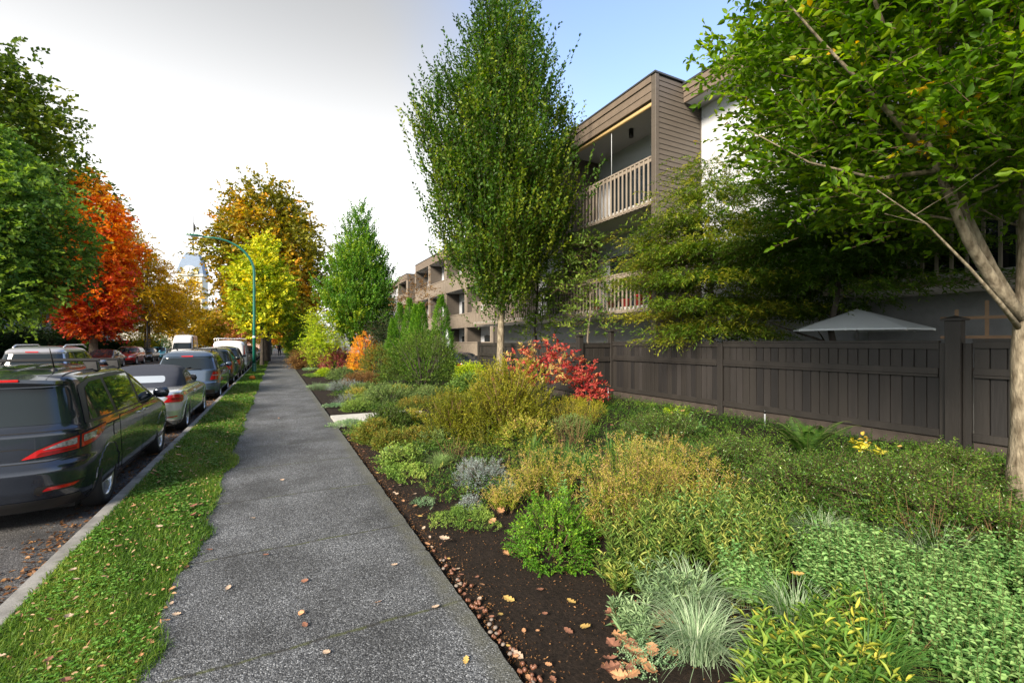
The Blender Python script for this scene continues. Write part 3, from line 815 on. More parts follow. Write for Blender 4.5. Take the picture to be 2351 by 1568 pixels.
def spec_suv(L=4.7, H=1.73, W=.915, belt=1.05, tilt=.22):
    h = H
    return dict(L=L, r=.355, tw=.225, wheels=(.95, L - .92), spokes=5, a=3.4, b=12,
        yr=[(.25, .12), (.36, .02), (.5, .0), (.62, .0), (.66, .06), (belt, .12), (belt + .04, .15), (h - .26, .15 + tilt), (h - .20, .12 + tilt), (h - .1, .25 + tilt), (h - .03, .7), (h, 1.4)],
        yf=[(.25, L - .12), (.4, L - .02), (.6, L), (.8, L - .06), (.95, L - .35), (1.02, L - .9), (belt + .06, L - 1.25), (h - .35, L - 1.75), (h - .14, L - 2.1), (h - .05, L - 2.35), (h, L - 2.7)],
        w=[(.25, W - .06), (.36, W - .02), (.6, W), (.85, W), (belt, W - .03), (belt + .3, W - .13), (h - .16, W - .21), (h - .09, W - .27), (h - .03, W - .42), (h - .005, W - .66), (h, .05)],
        doors=[dict(poly=[(1.25, .38), (2.2, .38), (2.2, belt - .03), (1.15, belt - .03), (1.15, .8)], handle=(2.02, belt - .12)),
               dict(poly=[(2.22, .38), (3.15, .38), (3.3, .7), (3.3, belt - .03), (2.22, belt - .03)], handle=(2.4, belt - .12))],
        frame=[(.42, belt + .02), (3.5, belt + .02), (3.1, h - .35), (2.75, h - .19), (.75, h - .2), (.55, h - .3)],
        side_windows=[[(.50, belt + .05), (1.15, belt + .05), (1.15, h - .23), (.80, h - .23)],
                      [(1.22, belt + .05), (2.2, belt + .05), (2.2, h - .22), (1.22, h - .23)],
                      [(2.28, belt + .05), (3.3, belt + .05), (2.95, h - .38), (2.68, h - .23), (2.28, h - .22)]],
        mirror=(3.2, belt + .06),
        extra=[('rear_window', 'rear', [(-W + .15, belt + .03), (W - .15, belt + .03), (W - .24, h - .26), (-W + .24, h - .26)], M['gl'], .008),
               ('windshield', 'front', [(-W + .16, belt + .08), (W - .16, belt + .08), (W - .28, h - .16), (-W + .28, h - .16)], M['gl'], .008),
               ('brake_light', 'rear', [(-.16, h - .215), (.16, h - .215), (.16, h - .19), (-.16, h - .19)], M['red'], .012),
               ('number_plate', 'rear', [(-.26, .80), (.26, .80), (.26, .92), (-.26, .92)], M['plate'], .012),
               ('bumper_lower', 'rear', [(-.78, .27), (.78, .27), (.78, .40), (-.78, .40)], M['black'], .006),
               ('bumper_lower', 'front', [(-.78, .27), (.78, .27), (.78, .42), (-.78, .42)], M['black'], .006),
               ('grille', 'front', [(-.38, .60), (.38, .60), (.42, .80), (-.42, .80)], M['black'], .008),
               ('headlight', 'front', [(.46, .68), (.80, .70), (.80, .83), (.48, .80)], M['lens'], .010),
               ('tail_light', 'wrap', [(.66, .76), (1.0, .76), (1.0, belt), (.72, belt)], M['red'], .010)])

def spec_sedan(L=4.55, H=1.44, W=.88, belt=.94):
    h = H
    return dict(L=L, r=.315, tw=.2, wheels=(.95, L - .9), spokes=5, a=3.3, b=11,
        yr=[(.2, .12), (.35, .02), (.55, .0), (.8, .06), (.9, .12), (belt, .5), (belt + .05, .75), (h - .2, 1.25), (h - .08, 1.6), (h - .02, 1.95), (h, 2.2)],
        yf=[(.2, L - .12), (.35, L - .02), (.5, L), (.66, L - .06), (.78, L - .3), (.86, L - .8), (belt + .02, L - 1.15), (h - .25, L - 1.65), (h - .1, L - 1.95), (h - .03, L - 2.15), (h, L - 2.3)],
        w=[(.2, W - .07), (.3, W - .02), (.55, W), (.8, W), (belt, W - .04), (belt + .2, W - .14), (h - .12, W - .24), (h - .06, W - .33), (h - .02, W - .5), (h, .05)],
        doors=[dict(poly=[(1.3, .3), (2.25, .3), (2.25, belt - .03), (1.2, belt - .03), (1.2, .7)], handle=(2.05, belt - .1)),
               dict(poly=[(2.27, .3), (3.15, .3), (3.3, .6), (3.3, belt - .03), (2.27, belt - .03)], handle=(2.42, belt - .1))],
        frame=[(1.0, belt + .03), (3.35, belt + .03), (2.75, h - .15), (2.4, h - .09), (1.75, h - .1), (1.35, h - .2)],
        side_windows=[[(1.25, belt + .05), (2.2, belt + .05), (2.2, h - .12), (1.75, h - .13), (1.45, h - .21)],
                      [(2.27, belt + .05), (3.15, belt + .05), (2.7, h - .17), (2.4, h - .12), (2.27, h - .12)]],
        mirror=(3.1, belt + .05),
        extra=[('windshield', 'front', [(-W + .16, belt + .06), (W - .16, belt + .06), (W - .3, h - .1), (-W + .3, h - .1)], M['gl'], .008),
               ('rear_window', 'rear', [(-W + .18, belt + .05), (W - .18, belt + .05), (W - .3, h - .1), (-W + .3, h - .1)], M['gl'], .008),
               ('grille', 'front', [(-.34, .48), (.34, .48), (.38, .64), (-.38, .64)], M['black'], .008),
               ('headlight', 'front', [(.44, .58), (.78, .60), (.78, .70), (.46, .68)], M['lens'], .010),
               ('bumper_lower', 'front', [(-.7, .22), (.7, .22), (.7, .34), (-.7, .34)], M['black'], .006),
               ('tail_light', 'wrap', [(.6, .72), (.98, .72), (.98, .86), (.62, .86)], M['red'], .010),
               ('number_plate', 'rear', [(-.26, .62), (.26, .62), (.26, .73), (-.26, .73)], M['plate'], .012)])

def spec_van(L=5.6, H=2.1, W=1.0, hood=.9):
    h = H
    return dict(L=L, r=.35, tw=.22, wheels=(1.1, L - .95), spokes=5, a=5, b=16,
        yr=[(.3, .05), (.5, .0), (.62, .03), (.66, .08), (1.1, .10), (h - .15, .2), (h - .05, .3), (h, .6)],
        yf=[(.3, L - .08), (.6, L), (.9, L - .08), (1.05, L - hood * .6), (1.15, L - hood), (h - .5, L - hood - .65), (h - .15, L - hood - 1.0), (h - .04, L - hood - 1.3), (h, L - hood - 1.7)],
        w=[(.3, W - .05), (.5, W), (1.0, W), (1.25, W - .03), (h - .25, W - .12), (h - .1, W - .2), (h - .03, W - .34), (h, .1)],
        doors=[dict(poly=[(L - 2.3, .4), (L - 1.35, .4), (L - 1.25, 1.1), (L - 2.3, 1.1)], handle=(L - 2.12, 1.0))],
        side_windows=[[(L - 2.28, 1.18), (L - 1.35, 1.18), (L - 1.75, h - .28), (L - 2.28, h - .28)]],
        mirror=(L - 1.45, 1.25), mirror_paint=False,
        extra=[('windshield', 'front', [(-W + .14, 1.22), (W - .14, 1.22), (W - .22, h - .22 if h < 2.3 else 1.95), (-W + .22, h - .22 if h < 2.3 else 1.95)], M['gl'], .008),
               ('rear_window', 'rear', [(-W + .2, 1.2), (-.04, 1.2), (-.04, h - .3), (-W + .24, h - .3)], M['gl'] if h > 2.3 else 'P', .008),
               ('rear_window', 'rear', [(.04, 1.2), (W - .2, 1.2), (W - .24, h - .3), (.04, h - .3)], M['gl'] if h > 2.3 else 'P', .008),
               ('tail_light', 'wrap', [(W - .14, 1.18), (W + .02, 1.18), (W + .0, h - .34), (W - .12, h - .34)], M['red'], .012),
               ('bumper', 'rear', [(-W + .08, .36), (W - .08, .36), (W - .08, .56), (-W + .08, .56)], M['black'], .03),
               ('grille', 'front', [(-.45, .62), (.45, .62), (.45, .86), (-.45, .86)], M['black'], .01),
               ('bumper', 'front', [(-W + .1, .33), (W - .1, .33), (W - .1, .52), (-W + .1, .52)], M['black'], .02),
               ('headlight', 'front', [(.52, .72), (.86, .74), (.86, .92), (.54, .9)], M['lens'], .012)])

def vehicles():
    M['glmv'] = pbr('tinted_glass', (.008, .014, .018), .02, spec=.6, coat=.3)
    M['lens_g'] = pbr('rear_screen', (.30, .35, .42), .08, coat=1.0)
    build_minivan(); build_convertible()
    G = 'cars parked along the near kerb'
    # blue grey SUV
    S = spec_suv(4.7, 1.72, .91); S['extra'] = [e for e in S['extra'] if e[0] != 'tail_light']
    S['hiw'] = True
    root, B, part, sh, pm = car('blue-grey SUV with tall red tail lights, third car from the front', 'SUV', (-2.64, 18.2), True, S, (.075, .115, .18), G, True, 'parked_suv')
    for sx in (1, -1):
        f = (lambda q: q) if sx > 0 else (lambda q: mirror(*q))
        l = part('tail_light', f(B.patch('wrap', soft_poly([(.66, .72), (.98, .72), (1.02, .98), (.76, 1.0)], .02), .012, .04)), M['red'])
        part('reversing_lens', f(B.patch('wrap', [(.72, .855), (1.0, .855), (1.0, .885), (.73, .885)], .016, .04)), M['lens'], l)
    for sx in (1, -1):
        r = MB(); r.tube([(sx * .62, .75, 1.66), (sx * .62, .9, 1.73), (sx * .62, 2.4, 1.75), (sx * .62, 2.65, 1.68)], .022, 8); r.build('roof_rail', M['black'], root)
    for y in (1.2, 2.1): MB().box(-.62, .62, y - .02, y + .02, 1.745, 1.765).build('roof_bar', M['black'], root)
    w = MB(); w.tube([tuple(B.at_x(.0, 1.09) + np.array([0, -.03, 0])), tuple(B.at_x(.42, 1.085) + np.array([0, -.03, 0]))], .012, 6)
    w.tube([tuple(B.at_x(-.1, 1.09) + np.array([0, -.035, 0])), tuple(B.at_x(.12, 1.15) + np.array([0, -.035, 0]))], .02, 6); w.build('rear_wiper', M['black'], root)
    def fix(S, P):
        S['extra'] = [(a, b, c, (P if m == 'P' else m), o) for a, b, c, m, o in S['extra']]; return S
    # row going away
    row = [('boxy black-green SUV with small rear window, fourth in the near row', 'SUV', 24.2, spec_suv(4.6, 1.76, .93, 1.1, .1), (.012, .02, .018), 'parked_suv'),
           ('dark navy SUV parked just behind the white van, in the near row', 'SUV', 29.6, spec_suv(4.6, 1.78, .92, 1.08), (.010, .014, .026), 'parked_suv')]
    for lab, cat, y, S, c, nm in row: car(lab, cat, (-2.68, y), True, S, c, G, False, nm)
    wp = paint('white_van_paint', (.74, .76, .8), 0, .35)
    root, B, part, sh, pm = car('white cargo van with a ladder rack, parked in the near row', 'van', (-2.74, 34.6), True, fix(spec_van(5.7, 2.12, 1.0), wp), (.74, .76, .80), G, False, 'cargo_van', 0, .35)
    for y in (.8, 2.2, 3.4):
        k = MB(); k.tube([(-.85, y, 2.0), (-.85, y, 2.24), (.85, y, 2.24), (.85, y, 2.0)], .022, 6); k.build('ladder_rack', M['alloy'], root)
    for sx in (-.6, -.25, .6): 
        k = MB(); k.tube([(sx, .4, 2.27), (sx, 3.9, 2.27)], .03, 6); k.build('ladder', M['alloy'], root)
    for i, (lab, y, c, S) in enumerate([
            ('pale silver hatchback showing past the white van beside the lamp post', 41.3, (.5, .53, .56), spec_suv(4.2, 1.55, .87, 1.0)),
            ('mid blue sedan two places beyond the white van in the near row', 46.5, (.03, .07, .16), spec_sedan()),
            ('brown SUV in the far part of the near row', 52.0, (.05, .035, .025), spec_suv(4.5, 1.7, .9)),
            ('white sedan far down the near row behind the tree trunks', 58, (.6, .62, .64), spec_sedan()),
            ('dark grey sedan, last car seen in the near row', 64, (.04, .04, .045), spec_sedan())]):
        car(lab, 'car', (-2.7, y), True, S, c, G, False)
    # the far row, facing us
    G2 = 'cars parked facing us along the far kerb'
    for lab, cat, y, c, S, nm in [
            ('pale green-white car at the left edge, bonnet showing behind the grey SUV', 'car', 31.5, (.42, .50, .46), spec_sedan(), 'parked_car'),
            ('dark grey sedan in front of the red SUV along the far kerb', 'car', 44.2, (.03, .032, .045), spec_sedan(4.6, 1.46), 'parked_car'),
            ('bright red SUV parked facing us along the far kerb', 'SUV', 50.8, (.38, .012, .016), spec_suv(4.4, 1.66, .9), 'parked_suv'),
            ('small black hatchback behind the red SUV', 'car', 57.2, (.02, .022, .024), spec_sedan(4.2, 1.47, .86), 'parked_car'),
            ('light blue small car in front of the tall white van', 'car', 63.2, (.10, .38, .55), spec_sedan(3.9, 1.5, .84), 'parked_car'),
            ('pale grey sedan beyond the tall white van', 'car', 82, (.5, .52, .54), spec_sedan(), 'parked_car'),
            ('dark red car far down the far kerb', 'car', 90, (.2, .02, .02), spec_sedan(), 'parked_car')]:
        car(lab, cat, (-11.95, y), False, S, c, G2, False, nm)
    car('tall white high-roof van parked facing us, tallest vehicle of the far row', 'van', (-9.9, 65), False, fix(spec_van(5.9, 2.95, 1.08, .8), wp), (.72, .74, .78), G2, False, 'tall_van', 0, .35)
    # grey SUV driving on the road
    root, B, part, sh, pm = car('silver-grey SUV with roof rails driving in the middle of the road', 'SUV', (-7.25, 20.6), True, spec_suv(4.8, 1.86, .95, 1.12, .18), (.42, .43, .48), None, True, 'driving_suv')
    for sx in (1, -1):
        r = MB(); r.tube([(sx * .64, .8, 1.80), (sx * .64, 1.0, 1.89), (sx * .64, 2.6, 1.90), (sx * .64, 2.9, 1.80)], .024, 8); r.build('roof_rail', M['alloy'], root)
    # dark blue car behind the garden shrubs
    car('dark blue car half hidden behind the arborvitae by the apartment block', 'car', (9.6, 23.0), True, spec_sedan(), (.02, .035, .10), None, False)
# ---------------------------------------------------------------- apartment block
def siding(mb, axis, c0, c1, plane, z0, z1, step=.155, out=-1, m=0):
    """lapped boards; axis 'x': boards run along x on plane y, axis 'y': boards run along y on plane x"""
    z = z0
    while z < z1 - .01:
        zt = min(z + step, z1); a = plane + out * .022; b = plane + out * .004
        if axis == 'x': vs = [(c0, a, z), (c1, a, z), (c1, b, zt), (c0, b, zt), (c0, plane, z), (c1, plane, z)]
        else: vs = [(a, c0, z), (a, c1, z), (b, c1, zt), (b, c0, zt), (plane, c0, z), (plane, c1, z)]
        mb.add(vs, [(0, 1, 2, 3), (4, 5, 1, 0)], m); z = zt

def balcony(root, xf, xb, y0, y1, z0, ztop, single=True, spacing=.19, detail=True, dark=False, ind=None):
    """one balcony: slab, edge, rail and balusters facing the street (-x)"""
    MB().box(xf + .06, xb, y0, y1, z0 + .02, z0 + .22).build('balcony_slab', M['soffit'], root)
    r = MB(); r.box(xf - .03, xf + .03, y0, y1, z0 + .02, z0 + .12); r.box(xf - .045, xf - .03, y0, y1, z0 + .06, z0 + .10)
    rl = MB(); rl.box(xf - .05, xf + .06, y0, y1, ztop - .05, ztop); rl.box(xf - .02, xf + .02, y0, y1, ztop - .16, ztop - .05)
    r.build('balcony_edge', M['taupel'], root)
    rail = rl.build('balcony_railing', M['taupel'], root)
    ys = np.arange(y0 + spacing / 2, y1, spacing)
    rest = MB()
    base = None
    for y in ys:
        if ind and ind[0] <= y <= ind[1]:
            if base is None:
                b = MB(); b.box(xf - .06, xf - .02, -.022, .022, z0 + .02, ztop - .052); base = b.build('baluster', M['taupel'], rail, (0, y, 0), bevel=.003)
            else:
                o = base.copy(); COL.objects.link(o); o.parent = rail; o.location = (0, y, 0)
        else: rest.box(xf - .06, xf - .02, y - .022, y + .022, z0 + .02, ztop - .052)
    if rest.v: tag(rest.build('baluster_row', M['taupel'], rail), kind='stuff')
    return rail

def apartment():
    t = thing('apartment_building', 'taupe and white three storey apartment block with wooden balconies behind the dark fence', 'building', (10.5, 8, 0))
    class R_: pass
    def B(name, mb, m, **k):
        mb.v = [(x - 10.5, y - 8, z) for x, y, z in mb.v]; return mb.build(name, m, t, **k)
    # everything below is written in world metres and moved to the root by B
    H = 9.8
    def wrap_child(fn):
        # balcony() builds straight into the root; shift afterwards
        pass
    B('white_wall', MB().box(11.8, 20, -4, 24, .2, 9.2), M['white'])
    B('flat_roof', MB().box(11.15, 20.4, -4.4, 24.4, 9.62, 9.75), M['roofing'])
    # main eaves fascia + soffit over the white recess and beyond
    f = MB(); f.box(11.05, 11.13, -4.4, 9.92, 9.16, 9.66); f.box(11.02, 11.05, -4.4, 9.92, 9.50, 9.68); f.box(11.03, 11.05, -4.4, 9.92, 9.32, 9.34)
    B('roof_fascia', f, M['fascia']); B('roof_cap', MB().box(10.99, 11.2, -4.4, 9.92, 9.68, 9.74), M['cap'])
    B('eaves_soffit', MB().box(11.13, 11.8, -4.4, 9.92, 9.18, 9.21), M['soffit'])
    for (Y0, Y1, near) in ((9.94, 24.0, True), (-4.0, 5.3, False)):
        top = H if near else 9.1
        s = MB(); siding(s, 'x', 10.02, 11.8, Y0, .3, top - .06, .155, -1); s.box(10.02, 11.8, Y0, Y0 + .16, .3, top - .06)
        s2 = MB()
        if near:
            B('siding_wall', s, M['taupe'])
            c = MB(); c.box(9.88, 10.02, Y0 - .035, Y0 + .14, .2, top - .03); c.box(11.78, 11.86, Y0 - .05, Y0 - .001, .2, 9.2); B('corner_post', c, M['taupe'], bevel=.006)
        # roof edge of the bay
        z1 = top - .03
        f = MB(); f.box(9.90, 10.0, Y0 + .14, Y1, z1 - .68, z1 - .01); f.box(9.86, 9.90, Y0 + .14, Y1, z1 - .20, z1 - .02); f.box(9.88, 9.90, Y0 + .14, Y1, z1 - .46, z1 - .44)
        B('roof_fascia', f, M['fascia'])
        B('roof_cap', MB().box(9.84, 11.9, Y0 - .06, Y1, z1, z1 + .05), M['cap'])
        B('balcony_ceiling', MB().box(10.0, 11.62, Y0 + .16, Y1, z1 - .66, z1 - .60), M['soffit'])
        B('back_wall', MB().box(11.6, 11.798, Y0 + .16, Y1, 2.8, z1 - .1), M['white']); B('patio_wall', MB().box(11.6, 11.798, Y0 + .16, Y1, .2, 2.799), M['greyh'])  # wall below the balcony coloured grey to stand for the patio's shade
        # dividing walls
        for yd in ((Y0 + 4.9, Y0 + 9.6) if near else (Y0 + 4.4,)):
            d = MB(); d.box(9.92, 11.6, yd - .07, yd + .07, 2.8, z1 - .68); B('dividing_wall', d, M['taupe'])
            # doors and windows of each floor
        for fl, zf in enumerate((3.0, 6.15)):
            for yd in ((Y0 + .7, Y0 + 5.4, Y0 + 10.1) if near else (Y0 + .6, Y0 + 5.0)):
                fr = MB(); fr.box(11.52, 11.60, yd, yd + 3.3, zf, zf + 2.12)
                wn = B('patio_door', fr, M['black'], bevel=.01)
                for k in range(3):
                    g = MB(); g.box(11.505, 11.52, yd + .06 + k * 1.08, yd + 1.02 + k * 1.08, zf + .08, zf + 2.04); g.v = [(x - 10.5, y - 8, z) for x, y, z in g.v]
                    g.build('pane', M['gl'], wn)
                cu = MB(); cu.box(11.49, 11.50, yd + .2, yd + .9, zf + .15, zf + 1.6); cu.v = [(x - 10.5, y - 8, z) for x, y, z in cu.v]; cu.build('curtain', M['curt'], wn)
        if near:
            for yb in (Y0 + .2, Y0 + 5.0):
                b = MB(); b.tube([(10.06, yb, z1 - .74), (10.06, yb + 4.6, z1 - .74)], .075, 12); B('rolled_blind', b, M['tan'])
            for yb in (Y0 + 2.2, Y0 + 4.7, Y0 + 6.9):
                b = MB(); b.tube([(10.1, yb, z1 - .8), (10.1, yb, 7.3)], .008, 4); B('blind_cord', b, M['white_p'])
            b = MB(); b.lathe([(.001, -.28), (.075, -.28), (.08, -.26), (.08, 0), (.001, 0)], 16, 0, 'z', (10.75, 11.9, z1 - .66)); B('ceiling_lamp', b, M['black'])
        for zf, zt in ((5.93, 7.38), (2.78, 4.08)):
            r = MB()
            rail = balcony(t, 9.9 - 10.5, 11.6 - 10.5, Y0 + (.14 if near else 0) - 8, Y1 - 8, zf, zt, ind=(Y0 - 8, Y0 + 4.4 - 8) if near else (Y1 - 4 - 8, Y1 - 8))
    # pots on the lower balcony seen through the balusters
    g = np.random.default_rng(4)
    for k, (y, x, h, c) in enumerate([(10.5, 10.3, .42, 'pot_r'), (11.1, 10.35, .34, 'pot_r'), (11.7, 10.3, .25, 'pot_r'), (12.5, 10.4, .36, 'pot_t'), (13.2, 10.3, .3, 'pot_r')]):
        th = thing('potted_plant', ['red flower pot nearest the corner on the lower balcony', 'red pot with leafy plant, second from the corner on the lower balcony',
              'low red pot in the middle of the lower balcony', 'terracotta pot on the lower balcony beside the red ones', 'red pot deepest along the lower balcony'][k], 'potted plant', (x, y, 3.002), 0, 'pots on the lower balcony')
        p = MB(); p.lathe([(.001, 0), (.10, 0), (.15, h), (.165, h), (.165, h + .03), (.13, h + .03), (.13, h - .02), (.001, h - .02)], 16); p.build('pot', M[c], th)
        F = Fol(); n = 26; a = g.uniform(0, 6.28, n); D = np.stack([np.cos(a) * .6, np.sin(a) * .6, g.uniform(.4, 1, n)], 1)
        F.sprays(np.zeros((n, 3)) + [0, 0, h], D, .38, 9, .07, .03, g.uniform(0, 1, n), g=g); F.build('foliage', [M['lf_green'], M['twig']], th)
    # patio umbrella, white square canopy
    u = thing('patio_umbrella', 'open white patio umbrella rising above the dark fence under the maple', 'umbrella', (10.0, 4.75, .2))
    MB().tube([(0, 0, 0), (0, 0, 2.25)], .022, 10).build('pole', M['alloy'], u)
    c = MB(); r = 1.12; pts = []
    n = 8
    rim = [(r * cos(2 * pi * i / n + .3), r * sin(2 * pi * i / n + .3), 1.90) for i in range(n)]
    low = [(x, y, z - .03) for x, y, z in rim]
    c.add([(0, 0, 2.30)] + rim + low + [(0, 0, 2.26)], [(0, 1 + i, 1 + (i + 1) % n) for i in range(n)] + [(1 + i, 1 + n + i, 1 + n + (i + 1) % n, 1 + (i + 1) % n) for i in range(n)] + [(1 + 2 * n, 1 + n + (i + 1) % n, 1 + n + i) for i in range(n)])
    c.build('canopy', M['white_p'], u)
    for i in range(n):
        a = 2 * pi * i / n + .3; MB().tube([(0, 0, 2.24), (r * cos(a), r * sin(a), 1.86)], .008, 4).build('rib', M['alloy'], u)
    # folded pale umbrella further down
    x, y, s = gnd(1692 / 3.75, 372, 0)
    x, y = depthXY(451, 26); fu = thing('folded_umbrella', 'folded white patio umbrella leaning beside the tall arborvitae', 'umbrella', (x, y, 0), 0)
    m = MB(); m.tube([(0, 0, .9), (-.1, 0, 1.6), (-.24, 0, 2.45), (-.27, 0, 2.6)], [.20, .19, .09, .02], 10); m.build('canopy', M['white_p'], fu)
    MB().tube([(.1, 0, 0), (0, 0, 1.0)], .02, 6).build('pole', M['alloy'], fu)
    # cedar trellis above the fence
    tr = thing('cedar_trellis', 'unpainted cedar trellis leaning behind the fence next to the trunk', 'trellis', (9.3, 2.75, .25), .25)
    m = MB()
    for i, yy in enumerate((-.35, -.02, .3)): m.box(-.012, .012, yy - .022, yy + .022, .2, 2.10 + .12 * (i == 1))
    m.build('upright', M['cedar'], tr)
    m = MB()
    for zz in (1.2, 1.68, 1.97): m.box(-.034, -.013, -.5, .48, zz - .022, zz + .022)
    m.build('crosspiece', M['cedar'], tr)

def far_apartment():
    t = thing('apartment_building', 'second taupe apartment block with slatted balconies, further along behind the arborvitae', 'building', (13, 40, 0))
    def B(name, mb, m, **k):
        mb.v = [(x - 13, y - 40, z) for x, y, z in mb.v]; return mb.build(name, m, t, **k)
    B('white_wall', MB().box(14.2, 24, 27, 72, 0, 9.2), M['white'])
    B('flat_roof', MB().box(13.5, 24.3, 27, 72.3, 9.25, 9.4), M['roofing'])
    B('white_wall', MB().box(12.9, 14.2, 53.05, 70, 0, 8.5), M['white']); B('roof_fascia', MB().box(12.6, 14.3, 53.05, 70.2, 8.52, 9.1), M['fascia'])
    for (xf, Y0, Y1, H) in ((12.9, 28, 46.8, 9.85), (12.6, 49.2, 53.0, 9.3)):
        s = MB(); siding(s, 'x', xf + .1, 14.2, Y0, .1, H - .05, .155, -1); s.box(xf + .1, 14.2, Y0, Y0 + .15, .1, H - .05); B('siding_wall', s, M['taupe'])
        s = MB(); s.box(xf + .05, 14.2, Y1 - .15, Y1, .1, H - .05); B('siding_wall', s, M['taupe'])
        B('roof_fascia', MB().box(xf, xf + .1, Y0, Y1, H - .7, H), M['fascia']); B('roof_cap', MB().box(xf - .04, 14.3, Y0 - .05, Y1 + .05, H, H + .06), M['cap'])
        B('balcony_ceiling', MB().box(xf + .1, 14.1, Y0 + .15, Y1 - .15, H - .72, H - .66), M['soffit'])
        n = max(1, int((Y1 - Y0) / 4.6))
        for k in range(n + 1):
            yy = Y0 + (Y1 - Y0) * k / n
            B('corner_post', MB().box(xf - .01, xf + .16, yy - .09, yy + .09, .1, H - .7), M['taupel'])
            if 0 < k < n:
                B('dividing_wall', MB().box(xf + .16, 14.18, yy - .07, yy + .07, .1, H - .75), M['taupe'])
        for zf, zt in ((6.05, 7.25), (3.0, 4.1), (.9, 1.9)):
            B('balcony_slab', MB().box(xf + .06, 14.18, Y0 + .16, Y1 - .16, zf, zf + .2), M['soffit'])
            r = MB(); r.box(xf - .03, xf + .06, Y0, Y1, zt - .06, zt)
            for y in np.arange(Y0 + .1, Y1, .16): r.box(xf, xf + .03, y - .05, y + .05, zf, zt - .06)
            B('balcony_railing', r, M['taupel'])
        d = MB()
        for k in range(n):
            yy = Y0 + (Y1 - Y0) * (k + .5) / n
            for zf in (.3, 3.2, 6.25): d.box(14.10, 14.19, yy - 1.4, yy + 1.4, zf, zf + 2.1)
        B('patio_door', d, M['gl'])

# ---------------------------------------------------------------- fence
def fence():
    def panel(root, A, Bp, z0, z1, nb, name='panel', seed=1):
        """boards between A and B (x,y), rails top, middle, bottom on the street face"""
        A = Vector((*A, 0)); Bv = Vector((*Bp, 0)); d = (Bv - A); L = d.length; d.normalize(); nrm_ = Vector((-d.y, d.x, 0))
        if nrm_.x > 0 or (abs(nrm_.x) < .1 and nrm_.y > 0): nrm_ = -nrm_
        Mx = Matrix((( d.x, nrm_.x, 0, A.x), (d.y, nrm_.y, 0, A.y), (0, 0, 1, 0), (0, 0, 0, 1)))
        g = random.Random(seed); mb = MB(); w = L / nb
        mb.box(0, L, -.012, -.002, z0 + .2, z1 - .1, 1, Mx)
        for i in range(nb):
            o = g.uniform(0, .004)
            mb.box(i * w + .007, (i + 1) * w - .007, 0, .018 + o, z0 + .20, z1 - .06, g.choice((0, 0, 2, 3)), Mx)
        p = mb.build(name, [M['wood'], M['woodd'], M['wood2'], M['wood3']], root, bevel=.002)
        rl = MB(); rl.box(0, L, -.03, .055, z1 - .035, z1, 0, Mx); rl.box(.0, L, .022, .045, z1 - .13, z1 - .037, 0, Mx); p2 = rl.build('top_rail', M['wood'], root, bevel=.003)
        zm = z0 + (z1 - z0) * .70
        rl = MB(); rl.box(.01, L - .01, .023, .05, zm - .02, zm + .075, 0, Mx); rl.box(.01, L - .01, .023, .062, zm - .06, zm - .022, 0, Mx); rl.build('middle_rail', M['wood'], root, bevel=.003)
        rl = MB(); rl.box(.0, L, .023, .05, z0 + .18, z0 + .29, 0, Mx); rl.build('bottom_rail', M['wood'], root, bevel=.003)
        rl = MB(); rl.box(.0, L, -.01, .012, z0 - .12, z0 + .198, 0, Mx); rl.build('kick_board', M['woodb'], root)
    def post(root, x, y, zt, w=.14, cap=True):
        z0 = .12; p = MB(); p.box(x - w / 2, x + w / 2, y - w / 2, y + w / 2, z0, zt); o = p.build('post', M['wood'], root, bevel=.004)
        if cap:
            c = MB(); k = w / 2 + .035; c.box(x - k, x + k, y - k, y + k, zt + .001, zt + .03)
            c.add([(x - k, y - k, zt + .03), (x + k, y - k, zt + .03), (x + k, y + k, zt + .03), (x - k, y + k, zt + .03), (x, y, zt + .075)], [(0, 1, 4), (1, 2, 4), (2, 3, 4), (3, 0, 4)])
            c.build('post_cap', M['wood'], o)
    X = 8.62; zt = 1.88
    f = thing('wooden_fence', 'long dark brown board fence on the right, from the corner post to past the trunk', 'fence', (0, 0, 0))
    post(f, X - .03, 10.35, 2.16)
    panel(f, (X, 10.27), (X, 6.78), .3, zt, 24, seed=1)
    trim = MB(); trim.box(X - .06, X + .02, 6.64, 6.77, .15, zt - .04); trim.build('post', M['wood'], f, bevel=.004)
    panel(f, (X, 6.63), (X, 3.02), .3, zt, 24, seed=2)
    post(f, X - .03, 2.85, 2.16, .17)
    trim = MB(); trim.box(X - .055, X + .01, 2.945, 3.015, .15, zt - .04); trim.box(X - .055, X + .01, 2.67, 2.76, .15, zt - .04); trim.build('post_trim', M['wood'], f, bevel=.004)
    panel(f, (X, 2.66), (X, -1.0), .3, zt + .02, 22, seed=3)
    f2 = thing('wooden_fence', 'shorter run of dark fence stepping towards the street behind the red shrub', 'fence', (0, 0, 0))
    post(f2, 7.45, 10.30, 2.02, .15)
    panel(f2, (7.45, 17.2), (7.45, 10.38), .28, 1.84, 44, seed=4)
    post(f2, 7.45, 17.3, 1.88, .12, False)
    panel(f2, (7.54, 10.33), (8.50, 10.33), .28, 1.84, 5, seed=5)
    # grey pipe standing in front of the fence, and one in the corner
    for (dx, dy, h, lab) in ((1756, 975, .30, 'grey irrigation pipe with black cap standing before the fence'), (1397, 915, .34, 'short leaning grey pipe in the fence corner')):
        x, y, z, s = gd(dx, dy); p = thing('pipe', lab, 'pipe', (x, y, z - .03), 0, None)
        MB().tube([(0, 0, 0), (-.01 if h > .31 else 0, 0, h)], .014, 10).build('tube', M['pipe'], p); MB().tube([(0, 0, h - .05), (0, 0, h + .02)], .019, 10).build('cap', M['black'], p)

